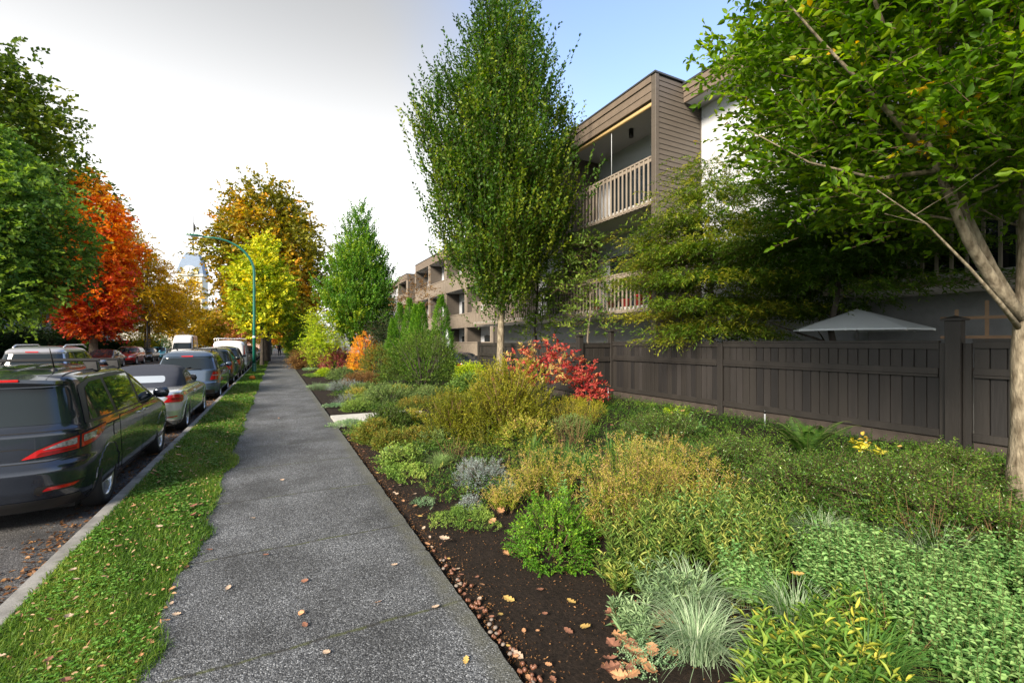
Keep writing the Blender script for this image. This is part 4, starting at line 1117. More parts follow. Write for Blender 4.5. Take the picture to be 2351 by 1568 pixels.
# ---------------------------------------------------------------- street furniture, person, far things
def street_things():
    x, y = -1.22, 32.9
    lp = thing('street_lamp', 'tall green street lamp with curved arm over the parked cars', 'street lamp', (x, y, 0))
    pts = [(0, 0, 0), (0, 0, 3), (0, 0, 5.9), (-.05, 0, 6.4)]
    for a in np.linspace(10, 88, 10): pts.append((-2.2 + 2.2 * cos(RAD(a)) - .0, 0, 6.2 + 2.0 * sin(RAD(a))))
    p = MB(); p.tube([(0, 0, 0), (0, 0, 3), (0, 0, 6.2)] + pts[4:] + [(-2.7, 0, 8.22)], [.10, .085, .075] + [.068] * 5 + [.06] * 5 + [.045], 14); pole = p.build('pole', M['pole'], lp)
    b = MB(); b.lathe([(.15, 0), (.15, .03), (.125, .06), (.125, .5), (.105, .55)], 16); b.build('base', M['pole'], lp)
    h = MB(); h.tube([(-2.6, 0, 8.22), (-2.8, 0, 8.25), (-3.2, 0, 8.27), (-3.62, 0, 8.27)], [.05, .11, .13, .03], 10)
    h.v = [(a, b_, 8.25 + (c - 8.25) * .5) for a, b_, c in h.v]; hd = h.build('lamp_head', M['pole'], lp)
    MB().box(-3.45, -2.95, -.07, .07, 8.165, 8.185).build('lamp_glass', M['lens'], hd)
    st = MB(); st.lathe([(.091, 2.15), (.091, 2.26)], 14); st.build('sticker_band', M['white_p'], pole)
    # small dark lamp across the road
    lx, ly = depthXY(172.5, 62); l2 = thing('street_lamp', 'small black post lamp in front of the yellow trees across the road', 'street lamp', (-13.4, 67, 0))
    MB().tube([(0, 0, 0), (0, 0, 4.6)], .07, 8).build('pole', M['black'], l2); MB().tube([(0, 0, 4.5), (0, 0, 4.8), (-.55, 0, 5.0), (-.75, 0, 4.9)], [.06, .05, .05, .05], 8).build('arm', M['black'], l2)
    MB().lathe([(.02, .3), (.16, .2), (.18, 0), (.02, -.06)], 10, 0, 'z', (-.75, 0, 4.6)).build('lamp_head', M['lens'], l2)
    # orange ball-like thing at the foot of the lamp
    gx, gy, gz_, s = gd(963, 0, False) if False else (-1.05, 26.0, 0, 0)
    pk = thing('pumpkin', 'small orange pumpkin lying in the grass before the green lamp post', 'pumpkin', (gx, gy, .0))
    m = MB(); k = 20; prof = [(.001, .01), (.07, .0), (.125, .05), (.135, .11), (.11, .17), (.05, .205), (.001, .19)]; m.lathe(prof, k)
    m.v = [(a * (1 + .07 * cos(8 * math.atan2(b_, a))), b_ * (1 + .07 * cos(8 * math.atan2(b_, a))), c) for a, b_, c in m.v]; m.build('gourd', M['orange'], pk)
    MB().tube([(0, 0, .18), (.01, 0, .23), (.03, 0, .25)], [.016, .012, .01], 6).build('stalk', M['stemg'], pk)
    person((.42, 71.0, 0))
    # tower with steep slate roof, flagpole and clock
    bx, by = depthXY(193.5, 124); T = thing('clock_tower', 'distant pale clock tower with slate blue roof and flagpole above the yellow trees', 'tower', (bx, by, 0), -.14)
    MB().box(-2.7, 2.7, -2.7, 2.7, 0, 19.6).build('wall', M['cream'], T)
    c = MB(); c.box(-3.0, 3.0, -3.0, 3.0, 19.6, 20.2); c.box(-2.9, 2.9, -2.9, 2.9, 14.6, 15.0); c.build('cornice', M['cream'], T)
    r = MB(); P = [(3.0, 20.2), (2.6, 22.6), (2.0, 24.6), (1.4, 25.9), (1.3, 26.1)]; vs = []; fs = []
    for w, z in P: vs += [(-w, -w, z), (w, -w, z), (w, w, z), (-w, w, z)]
    for i in range(len(P) - 1):
        for j in range(4): fs.append((4 * i + j, 4 * i + (j + 1) % 4, 4 * i + 4 + (j + 1) % 4, 4 * i + 4 + j))
    fs.append((16, 17, 18, 19)); r.add(vs, fs); rf = r.build('roof', M['slate'], T)
    k = MB()
    for a in range(-5, 6): k.box(a * .24 - .03, a * .24 + .03, -1.3, -1.24, 26.1, 26.5 + .3 * (abs(a) == 5)); k.box(-1.3, -1.24, a * .24 - .03, a * .24 + .03, 26.1, 26.5)
    k.build('crest', M['cream'], rf)
    d = MB(); n = 20; vs = [(0, -3.2, 19.8)] ; ring = [(1.9 * cos(pi * i / n), -3.25, 20.2 + 2.1 * sin(pi * i / n)) for i in range(n + 1)]
    back = [(a, -1.6, c_) for a, b_, c_ in ring]; d.add(ring + back, [(i, i + 1, n + 2 + i, n + 1 + i) for i in range(n)] + [tuple(range(n + 1))[::-1]])
    dm = d.build('arched_dormer', M['goldc'], T)
    ck = MB(); ck.lathe([(.001, -3.30), (1.25, -3.30), (1.3, -3.24)], 28, 0, 'x', (0, 0, 0)); ck.v = [(y_, x_, 21.0 + z_) for x_, y_, z_ in ck.v]; cf = ck.build('clock_face', M['white_p'], dm)
    hh = MB(); hh.box(-.05, .05, -3.36, -3.32, 21.0, 21.95); hh.box(-.05, .7, -3.36, -3.32, 20.95, 21.05); hh.build('clock_hands', M['black'], cf)
    for zz in (16.2,): 
        w = MB(); w.box(-1.1, 1.1, -2.76, -2.71, zz, zz + 2.4); w.build('window', M['slate'], T)
    for zz in (4, 8, 11.4):
        for xx in (-1.7, 0, 1.7): w = MB(); w.box(xx - .5, xx + .5, -2.76, -2.71, zz, zz + 1.9); w.build('window', M['gl'], T)
    MB().tube([(0, 0, 26), (0, 0, 36.5)], [.12, .05], 6).build('flagpole', M['black'], T)
    fl = MB(); fl.add([(.05, 0, 34.6), (.5, .1, 33.4), (.35, .1, 31.6), (.06, 0, 32.2)], [(0, 1, 2, 3)]); fl.add([(.05, .03, 34.6), (.5, .13, 33.4), (.35, .13, 31.6), (.06, .03, 32.2)], [(3, 2, 1, 0)]); fl.build('flag', M['black'], T)
    tx, ty = depthXY(187, 126); tt = thing('turret', 'small green pointed turret left of the clock tower', 'turret', (tx, ty, 0))
    MB().box(-.8, .8, -.8, .8, 0, 20.2).build('wall', M['cream'], tt)
    s = MB(); s.add([(-.9, -.9, 20.2), (.9, -.9, 20.2), (.9, .9, 20.2), (-.9, .9, 20.2), (0, 0, 24)], [(0, 1, 4), (1, 2, 4), (2, 3, 4), (3, 0, 4)]); s.build('spire', M['copper'], tt)
    # houses across the road glimpsed between the trees
    for (lab, x0, x1, y0, y1, h, rh, mat, porch) in [
            ('pale house with white porch balustrade behind the olive tree across the road', -33, -22, 76, 90, 5.6, 3.2, 'pale', True),
            ('white house half hidden behind the red-orange tree', -34, -22, 54, 68, 5.8, 3, 'white', False),
            ('grey house in the shade behind the big green tree on the left', -32, -21, 36, 48, 5.4, 3, 'greyh', False),
            ('cream house far along the road behind the small yellow trees', -27, -17.6, 108, 122, 6.5, 3.4, 'cream', False),
            ('pink-beige house at the far end of the street past the vans', -16, -4.8, 170, 186, 6, 3, 'pinkh', False),
            ('white house down the street on the right behind the lime shrubs', 10, 22, 84, 98, 6, 3, 'white', False)]:
        cx, cy = (x0 + x1) / 2, (y0 + y1) / 2; hs = thing('house', lab, 'house', (cx, cy, 0)); a, b_ = (x1 - x0) / 2, (y1 - y0) / 2
        MB().box(-a, a, -b_, b_, -.1, h).build('wall', M[mat], hs)
        r = MB(); e = .5; r.add([(-a - e, -b_ - e, h), (a + e, -b_ - e, h), (a + e, b_ + e, h), (-a - e, b_ + e, h), (0, -b_ - e, h + rh), (0, b_ + e, h + rh)], [(0, 1, 4), (1, 2, 5, 4), (2, 3, 5), (3, 0, 4, 5), (0, 3, 2, 1)]); r.build('roof', M['roofing'], hs)
        for zz in (1.0, 3.6):
            for yy in np.linspace(-b_ + 2, b_ - 2, 4):
                w = MB(); w.box(a - .03, a + .04, yy - .6, yy + .6, zz, zz + 1.4); wf = w.build('window', M['white'], hs); MB().box(a + .041, a + .05, yy - .52, yy + .52, zz + .08, zz + 1.32).build('pane', M['gl'], wf)
            for xx in np.linspace(-a + 2, a - 2, 3):
                w = MB(); w.box(xx - .6, xx + .6, -b_ - .04, -b_ + .03, zz, zz + 1.4); wf = w.build('window', M['white'], hs); MB().box(xx - .52, xx + .52, -b_ - .05, -b_ - .041, zz + .08, zz + 1.32).build('pane', M['gl'], wf)
        if porch:
            p = MB(); p.box(a, a + 2.2, -b_, b_, .9, 1.05); p.box(a + 2.1, a + 2.2, -b_, b_, 1.9, 2.0)
            for yy in np.arange(-b_, b_, .28): p.box(a + 2.1, a + 2.16, yy, yy + .1, 1.05, 1.9)
            for xx in np.arange(a, a + 2.2, .28): p.box(xx, xx + .1, -b_, -b_ + .06, 1.05, 1.9)
            p.box(a, a + 2.2, -b_, -b_ + .1, 1.9, 2.0); p.build('porch_balustrade', M['white'], hs)

def person(loc):
    t = thing('person', 'person in dark clothes walking far down the sidewalk', 'person', loc)
    J = {'pel': (0, 0, .95, .15), 'wst': (0, 0, 1.12, .14), 'chs': (0, .01, 1.32, .17), 'nek': (0, .01, 1.47, .06), 'hd0': (0, 0, 1.56, .08), 'hd1': (0, 0, 1.68, .085), 'hd2': (0, 0, 1.74, .06),
         'ls': (-.19, 0, 1.42, .065), 'le': (-.25, .03, 1.14, .048), 'lw': (-.23, -.06, .90, .035), 'lh': (-.22, -.08, .82, .03),
         'rs': (.19, 0, 1.42, .065), 're': (.26, -.05, 1.14, .048), 'rw': (.24, -.16, .93, .035), 'rh': (.23, -.19, .86, .03),
         'lhp': (-.1, 0, .9, .10), 'lk': (-.11, -.10, .5, .07), 'la': (-.11, .06, .1, .045), 'lt': (-.11, -.08, .04, .04),
         'rhp': (.1, 0, .9, .10), 'rk': (.11, -.02, .5, .07), 'ra': (.11, -.14, .08, .045), 'rt': (.11, -.30, .04, .04)}
    E = [('pel', 'wst'), ('wst', 'chs'), ('chs', 'nek'), ('nek', 'hd0'), ('hd0', 'hd1'), ('hd1', 'hd2'), ('chs', 'ls'), ('ls', 'le'), ('le', 'lw'), ('lw', 'lh'), ('chs', 'rs'), ('rs', 're'), ('re', 'rw'), ('rw', 'rh'),
         ('pel', 'lhp'), ('lhp', 'lk'), ('lk', 'la'), ('la', 'lt'), ('pel', 'rhp'), ('rhp', 'rk'), ('rk', 'ra'), ('ra', 'rt')]
    def skin(names, edges, scale, mat, nm, root, off=(0, 0, 0)):
        me = bpy.data.meshes.new(nm); idx = {n: i for i, n in enumerate(names)}
        me.from_pydata([J[n][:3] for n in names], [(idx[a], idx[b]) for a, b in edges], []); o = bpy.data.objects.new(nm, me); COL.objects.link(o)
        o.modifiers.new('s', 'SKIN'); sv = me.skin_vertices[0].data
        for n in names: sv[idx[n]].radius = (J[n][3] * scale,) * 2
        sv[idx[root]].use_root = True
        ss = o.modifiers.new('u', 'SUBSURF'); ss.levels = 2; ss.render_levels = 2
        dg = bpy.context.evaluated_depsgraph_get(); nm_ = bpy.data.meshes.new_from_object(o.evaluated_get(dg)); bpy.data.objects.remove(o)
        for p in nm_.polygons: p.use_smooth = True
        return link(nm, nm_, mat, t)
    b = skin(list(J), E, 1.0, M['skin'], 'body', 'pel'); b.data.materials.clear(); b.data.materials.append(M['skin'])
    skin(['pel', 'wst', 'chs', 'ls', 'le', 'lw', 'rs', 're', 'rw'], [e for e in E if all(n in ('pel', 'wst', 'chs', 'ls', 'le', 'lw', 'rs', 're', 'rw') for n in e)], 1.2, M['cloth'], 'jacket', 'pel')
    skin(['pel', 'lhp', 'lk', 'la', 'rhp', 'rk', 'ra', 'lt', 'rt'], [e for e in E if all(n in ('pel', 'lhp', 'lk', 'la', 'rhp', 'rk', 'ra', 'lt', 'rt') for n in e)], 1.15, M['cloth'], 'trousers', 'pel')
    h = MB(); h.lathe([(.001, .12), (.07, .10), (.10, .04), (.10, -.02), (.085, -.06)], 14, 0, 'z', (0, .015, 1.70)); h.build('hair', M['black'], t)
    f = MB(); f.lathe([(.001, -.02), (.012, 0), (.001, .02)], 6, 0, 'z', (0, -.088, 1.655)); f.build('nose', M['skin'], t)
    for sx in (-1, 1): e = MB(); e.lathe([(.001, -.01), (.011, 0), (.001, .01)], 6, 0, 'z', (sx * .03, -.08, 1.68)); e.build('eye', M['black'], t)
# ---------------------------------------------------------------- plant materials
def plant_materials():
    def pal(n, a, b, c, **k): M[n] = leafmat(n, [(0, a), (.5, b), (1, c)], **k)
    pal('lf_green', (.03, .08, .01), (.07, .15, .018), (.18, .28, .03))
    pal('lf_horn', (.02, .055, .006), (.05, .125, .010), (.22, .28, .02))
    M['lf_near'] = leafmat('lf_near', [(0, (.04, .105, .006)), (.5, (.13, .255, .010)), (.93, (.36, .46, .02)), (1, (.75, .45, .02))], trans=.48)
    pal('lf_maple', (.035, .085, .008), (.10, .18, .014), (.33, .32, .03))
    pal('lf_big1', (.035, .085, .014), (.105, .20, .034), (.30, .43, .05))
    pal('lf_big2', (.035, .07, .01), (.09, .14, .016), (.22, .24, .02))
    M['lf_red'] = leafmat('lf_red', [(0, (.40, .03, .03)), (.35, (.70, .10, .04)), (.65, (.92, .26, .02)), (1, (.95, .50, .03))], trans=.3)
    pal('lf_olive', (.19, .17, .015), (.50, .36, .02), (.85, .50, .02))
    pal('lf_gold', (.14, .13, .015), (.45, .31, .02), (.68, .42, .03))
    M['lf_amber'] = leafmat('lf_amber', [(0, (.09, .10, .010)), (.4, (.22, .21, .02)), (.7, (.45, .28, .018)), (1, (.62, .26, .02))])
    pal('lf_yg', (.14, .24, .015), (.40, .48, .025), (.75, .62, .03))
    pal('lf_lime', (.16, .28, .012), (.40, .55, .02), (.68, .70, .03))
    pal('lf_horn2', (.03, .11, .012), (.10, .24, .02), (.36, .46, .03))
    pal('lf_pink', (.30, .10, .06), (.52, .24, .10), (.60, .33, .08))
    pal('lf_arb', (.03, .10, .008), (.08, .21, .014), (.22, .38, .02))
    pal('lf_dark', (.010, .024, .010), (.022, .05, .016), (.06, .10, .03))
    pal('lf_box', (.035, .12, .01), (.10, .26, .02), (.34, .50, .04))
    pal('lf_broom', (.08, .11, .010), (.22, .24, .018), (.50, .42, .04))
    pal('lf_redsh', (.28, .02, .03), (.48, .10, .07), (.42, .38, .12))
    pal('lf_orange', (.55, .42, .02), (.85, .42, .03), (.85, .20, .05))
    pal('lf_silver', (.14, .20, .19), (.26, .34, .34), (.42, .50, .50), trans=.1)
    pal('lf_sage', (.10, .17, .08), (.20, .32, .15), (.36, .48, .26), trans=.25)
    pal('lf_mint', (.035, .12, .03), (.13, .30, .085), (.34, .50, .19), trans=.3)
    pal('lf_grass', (.035, .085, .010), (.09, .19, .018), (.30, .36, .06), trans=.3)
    pal('lf_clover', (.04, .13, .012), (.09, .23, .025), (.24, .40, .10), trans=.25)
    pal('lf_var', (.09, .16, .07), (.26, .38, .22), (.58, .66, .48), trans=.3)
    pal('lf_lil', (.05, .12, .02), (.14, .24, .045), (.42, .42, .10), trans=.3)
    pal('lf_broad', (.06, .15, .025), (.16, .30, .05), (.50, .48, .07), trans=.35)
    M['lf_dry'] = leafmat('lf_dry', [(0, (.08, .17, .012)), (.4, (.25, .31, .03)), (.75, (.46, .36, .07)), (1, (.52, .36, .18))], trans=.3)
    pal('lf_lon', (.02, .065, .010), (.06, .15, .02), (.22, .34, .05), rough=.28, gloss=.7)
    pal('lf_thyme', (.06, .13, .02), (.15, .26, .04), (.33, .42, .09), trans=.2)
    pal('lf_thymeg', (.07, .16, .07), (.16, .28, .14), (.30, .42, .24), trans=.2)
    pal('lf_fern', (.02, .06, .01), (.05, .13, .018), (.12, .22, .03))
    pal('lf_fall', (.20, .08, .03), (.38, .19, .08), (.55, .36, .16), trans=.1)
    pal('lf_litter', (.05, .025, .012), (.13, .06, .025), (.28, .15, .06), trans=.05)
    for n, c in dict(curt=(.45, .40, .32), pot_r=(.42, .03, .03), pot_t=(.35, .12, .06), cedar=(.20, .125, .07), pipe=(.28, .31, .34), orange=(.75, .22, .02),
                     cream=(.62, .58, .50), slate=(.16, .22, .32), goldc=(.62, .50, .30), copper=(.25, .38, .30), pale=(.45, .50, .52), greyh=(.22, .23, .24), pinkh=(.55, .36, .30)).items():
        M[n] = pbr(n, c, .7, var=.12, vscale=5)
    M['woodb'] = pbr('kick_board_wood', (.045, .036, .030), .8, var=.3, vscale=5)
    M['acorn'] = pbr('acorn', (.14, .06, .035), .4); M['pebble'] = pbr('pebble', (.18, .15, .13), .7, var=.3)

def runit(g, n, up=0.0):
    v = g.normal(0, 1, (n, 3)); v[:, 2] += up; return nrm(v)

# ---------------------------------------------------------------- trees
def tree(name, label, loc, H, r0, prof, leaf, nclu=140, spr=10, nl=7, ll=.12, lw=.07, cs=.55, L=.6, ddir=(1, .5, .6), bark='bark', limbs=90,
         fork=2.2, tint=None, seed=1, group=None, lobe=.16, bias=.5, ang=.8, shape='r', trunk_path=None, extra_limbs=None, twig=.006, flatc=.75, cat='tree', trunk_top=.8, droop=.12, minr=0.0, layers=0, tintz=0.0, mask=None, limb_r=1.0, flat=.6):
    g = np.random.default_rng(seed); t = thing(name, label, cat, loc, 0, group)
    prof = np.array(prof, float); zc = prof[:, 0]
    # cluster centres inside the crown
    zz = np.linspace(zc[0], zc[-1], 200); rr = np.interp(zz, zc, prof[:, 1]); w = rr ** 1.5 + .02; w /= w.sum()
    z = g.choice(zz, nclu, p=w) + g.normal(0, .05, nclu); a = g.uniform(0, 2 * pi, nclu)
    ph = g.uniform(0, 6.28, 4)
    lob = 1 + lobe * (np.sin(3 * a + ph[0] + z * .9) + .7 * np.sin(5 * a + ph[1] - z * 1.3) + .6 * np.sin(z * 2.1 + ph[2] + 2 * a))
    rad = np.maximum(g.uniform(minr, 1, nclu) ** bias * np.interp(z, zc, prof[:, 1]) * lob - cs * .35, 0.02)
    ox = np.interp(z, zc, prof[:, 2]) if prof.shape[1] > 2 else 0 * z; oy = np.interp(z, zc, prof[:, 3]) if prof.shape[1] > 3 else 0 * z
    C = np.stack([ox + rad * np.cos(a), oy + rad * np.sin(a), z], 1)
    if layers:
        lv = np.linspace(zc[0], zc[-1], layers); C[:, 2] = lv[np.argmin(np.abs(C[:, 2:3] - lv[None]), 1)] + g.normal(0, .05, nclu) - .10 * rad ** 1.3 + .12 * np.sin(a * 2 + lv[np.argmin(np.abs(C[:, 2:3] - lv[None]), 1)] * 3)
    if mask is not None: C = C[mask(C)]
    n = len(C); axis = np.stack([np.interp(C[:, 2], zc, prof[:, 2]) if prof.shape[1] > 2 else 0 * C[:, 2], np.interp(C[:, 2], zc, prof[:, 3]) if prof.shape[1] > 3 else 0 * C[:, 2], C[:, 2]], 1)
    # trunk and limbs
    tb = MB(); top = H * trunk_top
    path = trunk_path or [(0.02 * i * sin(i), 0.02 * i * cos(i * 1.7), top * i / 8) for i in range(9)]
    path = [tuple(p) for p in path]; m = len(path)
    rads = [r0 * (1.25 if i == 0 else 1) * (1 - .85 * (i / (m - 1)) ** 1.1) + .012 for i in range(m)]
    path.insert(0, (path[0][0], path[0][1], -.25)); rads.insert(0, r0 * 1.4)
    tb.tube(path, rads, 14)
    SP = []; SR = []
    def addskel(pts, rs):
        pts = np.array(pts); 
        for i in range(len(pts) - 1):
            for u in np.linspace(0, 1, 5)[:-1]: SP.append(pts[i] * (1 - u) + pts[i + 1] * u); SR.append(rs[i] * (1 - u) + rs[i + 1] * u)
    addskel(path[1:], rads[1:])
    LM = []
    if extra_limbs:
        for pts, ra, rb in extra_limbs:
            lb = MB(); k = len(pts); rs = [ra + (rb - ra) * (i / (k - 1)) ** .8 for i in range(k)]
            LM.append((pts, rs)); addskel(pts, rs)
    lb = tb; order = np.argsort(np.linalg.norm(C - axis, axis=1) + .15 * C[:, 2])[:limbs]
    for i in order:
        P = np.array(SP); R_ = np.array(SR); c = C[i]; d = np.linalg.norm(P - c, axis=1)
        hd = np.hypot(P[:, 0] - c[0], P[:, 1] - c[1]); rise = c[2] - P[:, 2]
        cost = d + 2.5 * np.maximum(.45 * hd - rise, 0) + 50 * (P[:, 2] < fork)
        j = int(np.argmin(cost)); p0 = P[j]; ln = d[j]
        mid = (p0 + c) / 2 + np.array([g.normal(0, .06), g.normal(0, .06), -.02 * ln]) * ln
        ra = min(R_[j] * .62, .018 * ln * limb_r + .008); rb = max(.005, ra * .25)
        pts = [p0, p0 * .55 + mid * .45 + np.array([0, 0, .01 * ln]), mid, c]; rs = [ra, ra * .8, ra * .6, rb]
        lb.tube(pts, rs, 6, cap=False); addskel(pts, rs)
    tr = tb.build('trunk', M[bark], t)
    for pts, rs in LM: MB().tube(pts, rs, 12).build('limb', M[bark], tr)
    # leaves
    F = Fol(); N = n * spr; ci = np.repeat(np.arange(n), spr)
    off = g.normal(0, 1, (N, 3)) * np.array([1, 1, flatc]) * cs * .5
    P = C[ci] + off; outw = nrm((P - axis[ci]) * np.array([1, 1, .25])); D = outw * ddir[0] + np.array([0, 0, 1.]) * ddir[1] + g.normal(0, ddir[2], (N, 3))
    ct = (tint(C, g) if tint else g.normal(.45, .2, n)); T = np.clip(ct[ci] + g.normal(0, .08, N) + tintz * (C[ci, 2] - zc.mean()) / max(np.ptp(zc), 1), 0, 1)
    F.sprays(P, D, g.uniform(.6, 1.2, N) * L, nl, ll, lw, T, ang=ang, shape=shape, twig=twig, droop=droop, g=g, flat=flat)
    F.build('crown', [M[leaf], M['twig']], t)
    return t

# ---------------------------------------------------------------- small plants
def base(name, label, cat, x, y, group=None): return thing(name, label, cat, (x, y, float(gz(x)) - .02), 0, group)

def shrub(label, x, y, r, h, leaf, n=500, nl=9, ll=.03, lw=.014, L=.14, up=.5, seed=1, ry=None, T=None, shape='r', name='shrub', cat='shrub', stems=14, stem='twig', z0=.0, group=None, flat=.6, jit=.35, ang=.8, topt=.25, lobe=.15, z=None, droop=.12, hollow=.55, open_base=0.0):
    g = np.random.default_rng(seed); t = base(name, label, cat, x, y, group); ry = ry or r
    if z is not None: t.location.z = z
    a = g.uniform(0, 2 * pi, n); el = np.arcsin(g.uniform(-.15, 1, n)); k = g.uniform(hollow, 1, n) ** .6
    lob = 1 + lobe * (np.sin(3 * a + seed) + np.sin(5 * a + seed * 2 + el * 4)) * .7
    U = np.stack([np.cos(a) * np.cos(el), np.sin(a) * np.cos(el), np.sin(el)], 1)
    P = U * k[:, None] * lob[:, None] * np.array([r, ry, h * (1 - open_base)]); P[:, 2] = np.maximum(P[:, 2], .01) + z0 + h * open_base * .9
    P[:, 2] = np.minimum(P[:, 2], h)
    D = U * np.array([1, 1, .8]) + np.array([0, 0, up]) + g.normal(0, .35, (n, 3))
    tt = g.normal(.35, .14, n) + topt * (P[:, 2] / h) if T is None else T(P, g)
    F = Fol(); F.sprays(P - nrm(D) * L * .4, D, g.uniform(.6, 1.25, n) * L, nl, ll, lw, np.clip(tt, 0, 1), ang=ang, shape=shape, twig=.0022, flat=flat, jit=jit, droop=droop, g=g)
    F.build('foliage', [M[leaf], M['twig']], t)
    s = MB()
    for i in range(stems):
        b = g.uniform(0, 2 * pi); q = g.uniform(.2, .8); ex, ey = cos(b) * r * q, sin(b) * ry * q
        s.tube([(ex * .12, ey * .12, -.03), (ex * .5, ey * .5, h * .4), (ex, ey, h * g.uniform(.65, .9))], [.012 * (h + .3), .008 * (h + .3), .003], 5, cap=False)
    if stems: s.build('stems', M[stem], t)
    return t

def grass_clump(label, x, y, r, h, leaf, n=350, w=.007, seed=1, name='grass_clump', cat='ornamental grass', group=None, lean=1.2, lit=.2, T0=.5):
    g = np.random.default_rng(seed); t = base(name, label, cat, x, y, group)
    a = g.uniform(0, 2 * pi, n); q = g.uniform(0, .45, n) * r; B = np.stack([np.cos(a) * q, np.sin(a) * q, 0 * a], 1)
    an = a + g.normal(0, .5, n); D = np.stack([np.cos(an), np.sin(an), 0 * a], 1)
    F = Fol(); F.blades(B, D, h * g.uniform(.5, 1.1, n), r * g.uniform(.3, 1, n) * lean, w * g.uniform(.7, 1.3, n), np.clip(g.normal(T0, lit, n), 0, 1), seg=6)
    F.build('leaves', [M[leaf]], t); return t

def stems_plant(label, x, y, r, h, leaf, ns=60, nl=14, ll=.05, lw=.014, seed=1, name='perennial', cat='garden plant', ry=None, stem='stemg', plume=0, plume_leaf=None, ang=1.0, lean=.25, shape='r', Tm=.45, Tv=.2, topT=.0, group=None, flat=.6, z=None, sr=.0028, opp=False, hvar=(.65, 1.1), lo=.12):
    """clump of upright stems with leaves along them, optional feathery plumes"""
    g = np.random.default_rng(seed); t = base(name, label, cat, x, y, group); ry = ry or r
    a = g.uniform(0, 2 * pi, ns); q = np.sqrt(g.uniform(0, 1, ns)); B = np.stack([np.cos(a) * q * r, np.sin(a) * q * ry, 0 * a], 1)
    B[:, 2] = gz(x + B[:, 0]) - gz(x)
    D = np.stack([np.cos(a) * q * lean, np.sin(a) * q * lean, 1 + 0 * a], 1) + g.normal(0, .10, (ns, 3)); D = nrm(D)
    Hh = h * g.uniform(*hvar, ns) * (1 - .25 * q ** 2); F = Fol()
    F.sticks(B, B + D * Hh[:, None], sr, sr * .5, g.uniform(.2, .8, ns), m=1)
    tt = (np.arange(nl) + .5) / nl * (1 - lo) + lo; Pj = B[:, None] + D[:, None] * (Hh[:, None] * tt[None])[..., None]
    ph = np.arange(nl) * (2.4 if not opp else 1.57) + g.uniform(0, 6.28, ns)[:, None]
    reps = (0, pi) if opp else (0,)
    for o in reps:
        dj = np.stack([np.cos(ph + o), np.sin(ph + o), np.full_like(ph, 1 / np.tan(ang) if ang < 1.5 else .15)], -1) + g.normal(0, .25, (ns, nl, 3))
        nj = np.array([0, 0, 1.]) * flat + g.normal(0, .35, (ns, nl, 3)); sc = g.uniform(.6, 1.15, (ns, nl)) * (1.15 - .5 * tt)[None]
        T = np.clip(g.normal(Tm, Tv, ns)[:, None] + topT * tt[None] + g.normal(0, .10, (ns, nl)), 0, 1)
        F.leaves(Pj.reshape(-1, 3), dj.reshape(-1, 3), nj.reshape(-1, 3), (ll * sc).ravel(), (lw * sc).ravel(), T.ravel(), shape, 0, curl=.25)
    if plume:
        k = int(ns * plume); id_ = g.choice(ns, k, False); tip = B[id_] + D[id_] * Hh[id_][:, None]; m = 7
        P = np.repeat(tip, m, 0) + g.normal(0, .012, (k * m, 3)); dd = np.repeat(D[id_], m, 0) + g.normal(0, .7, (k * m, 3))
        F.sprays(P, dd, .10, 9, .016, .007, g.uniform(.4, 1, k * m), m=2, ang=.7, g=g)
    F.build('foliage', [M[leaf], M[stem], M[plume_leaf or leaf]], t); return t

def mat_plant(label, x, y, rx, ry, h, leaf, dens=9000, ll=.012, lw=.006, seed=1, name='ground_cover_plant', cat='mat plant', group=None, rot=0, up=.8):
    g = np.random.default_rng(seed); t = base(name, label, cat, x, y, group); n = int(dens * rx * ry * pi); t.rotation_euler.z = rot
    a = g.uniform(0, 2 * pi, n); q = np.sqrt(g.uniform(0, 1, n)); e = 1 + .22 * np.sin(3 * a + seed) + .14 * np.sin(7 * a + seed * 3)
    X = np.cos(a) * q * rx * e; Y = np.sin(a) * q * ry * e
    Z = h * np.sqrt(np.maximum(1 - q ** 2, 0)) * (.6 + .25 * np.sin(X * 31 + seed) * np.cos(Y * 27) + .15 * g.uniform(-1, 1, n)) + .012
    P = np.stack([X, Y, Z], 1); D = np.stack([np.cos(a) * .5, np.sin(a) * .5, np.full(n, up)], 1) + g.normal(0, .45, (n, 3))
    F = Fol(); k = n // 5; T = np.clip(g.normal(.45, .2, k) + .25 * np.sin(X[:k] * 9 + seed), 0, 1)
    F.sprays(P[:k], D[:k], .035 + ll, 6, ll, lw, T, ang=.9, g=g)
    F.build('foliage', [M[leaf], M['twig']], t); return t

def fern(label, x, y, n=15, L=.85, seed=3):
    g = np.random.default_rng(seed); t = base('fern', label, 'fern', x, y)
    F = Fol()
    for i in range(n):
        a = 2 * pi * i / n + g.normal(0, .2); l = L * g.uniform(.7, 1.1); k = 36
        u = np.linspace(.05, 1, k); dirx, diry = cos(a), sin(a); el = g.uniform(.85, 1.4)
        R_ = l * (np.sin(u * (pi / 2 - .1)) * cos(el) * .9 + u ** 2 * .28); Z = l * (u * sin(el) * 1.15 - u ** 2.4 * .55 * sin(el))
        P = np.stack([dirx * R_, diry * R_, Z], 1); tan_ = nrm(np.gradient(P, axis=0)); s = nrm(np.cross(tan_, np.array([0, 0, 1.]))); up = np.cross(s, tan_)
        pl = l * .15 * np.sin(np.clip(u * 1.15 + .08, 0, 1) * pi) ** .7 + .006
        for sg in (-1, 1): F.leaves(P, s * sg + tan_ * .45, up + g.normal(0, .12, (k, 3)), pl, .0105 + 0 * pl, np.clip(g.normal(.5, .15, k), 0, 1), 'r', 0, curl=.1)
        F.sticks(P[:-1], P[1:], .003, .0025, .5, m=1)
    F.build('fronds', [M['lf_fern'], M['stemg']], t); return t
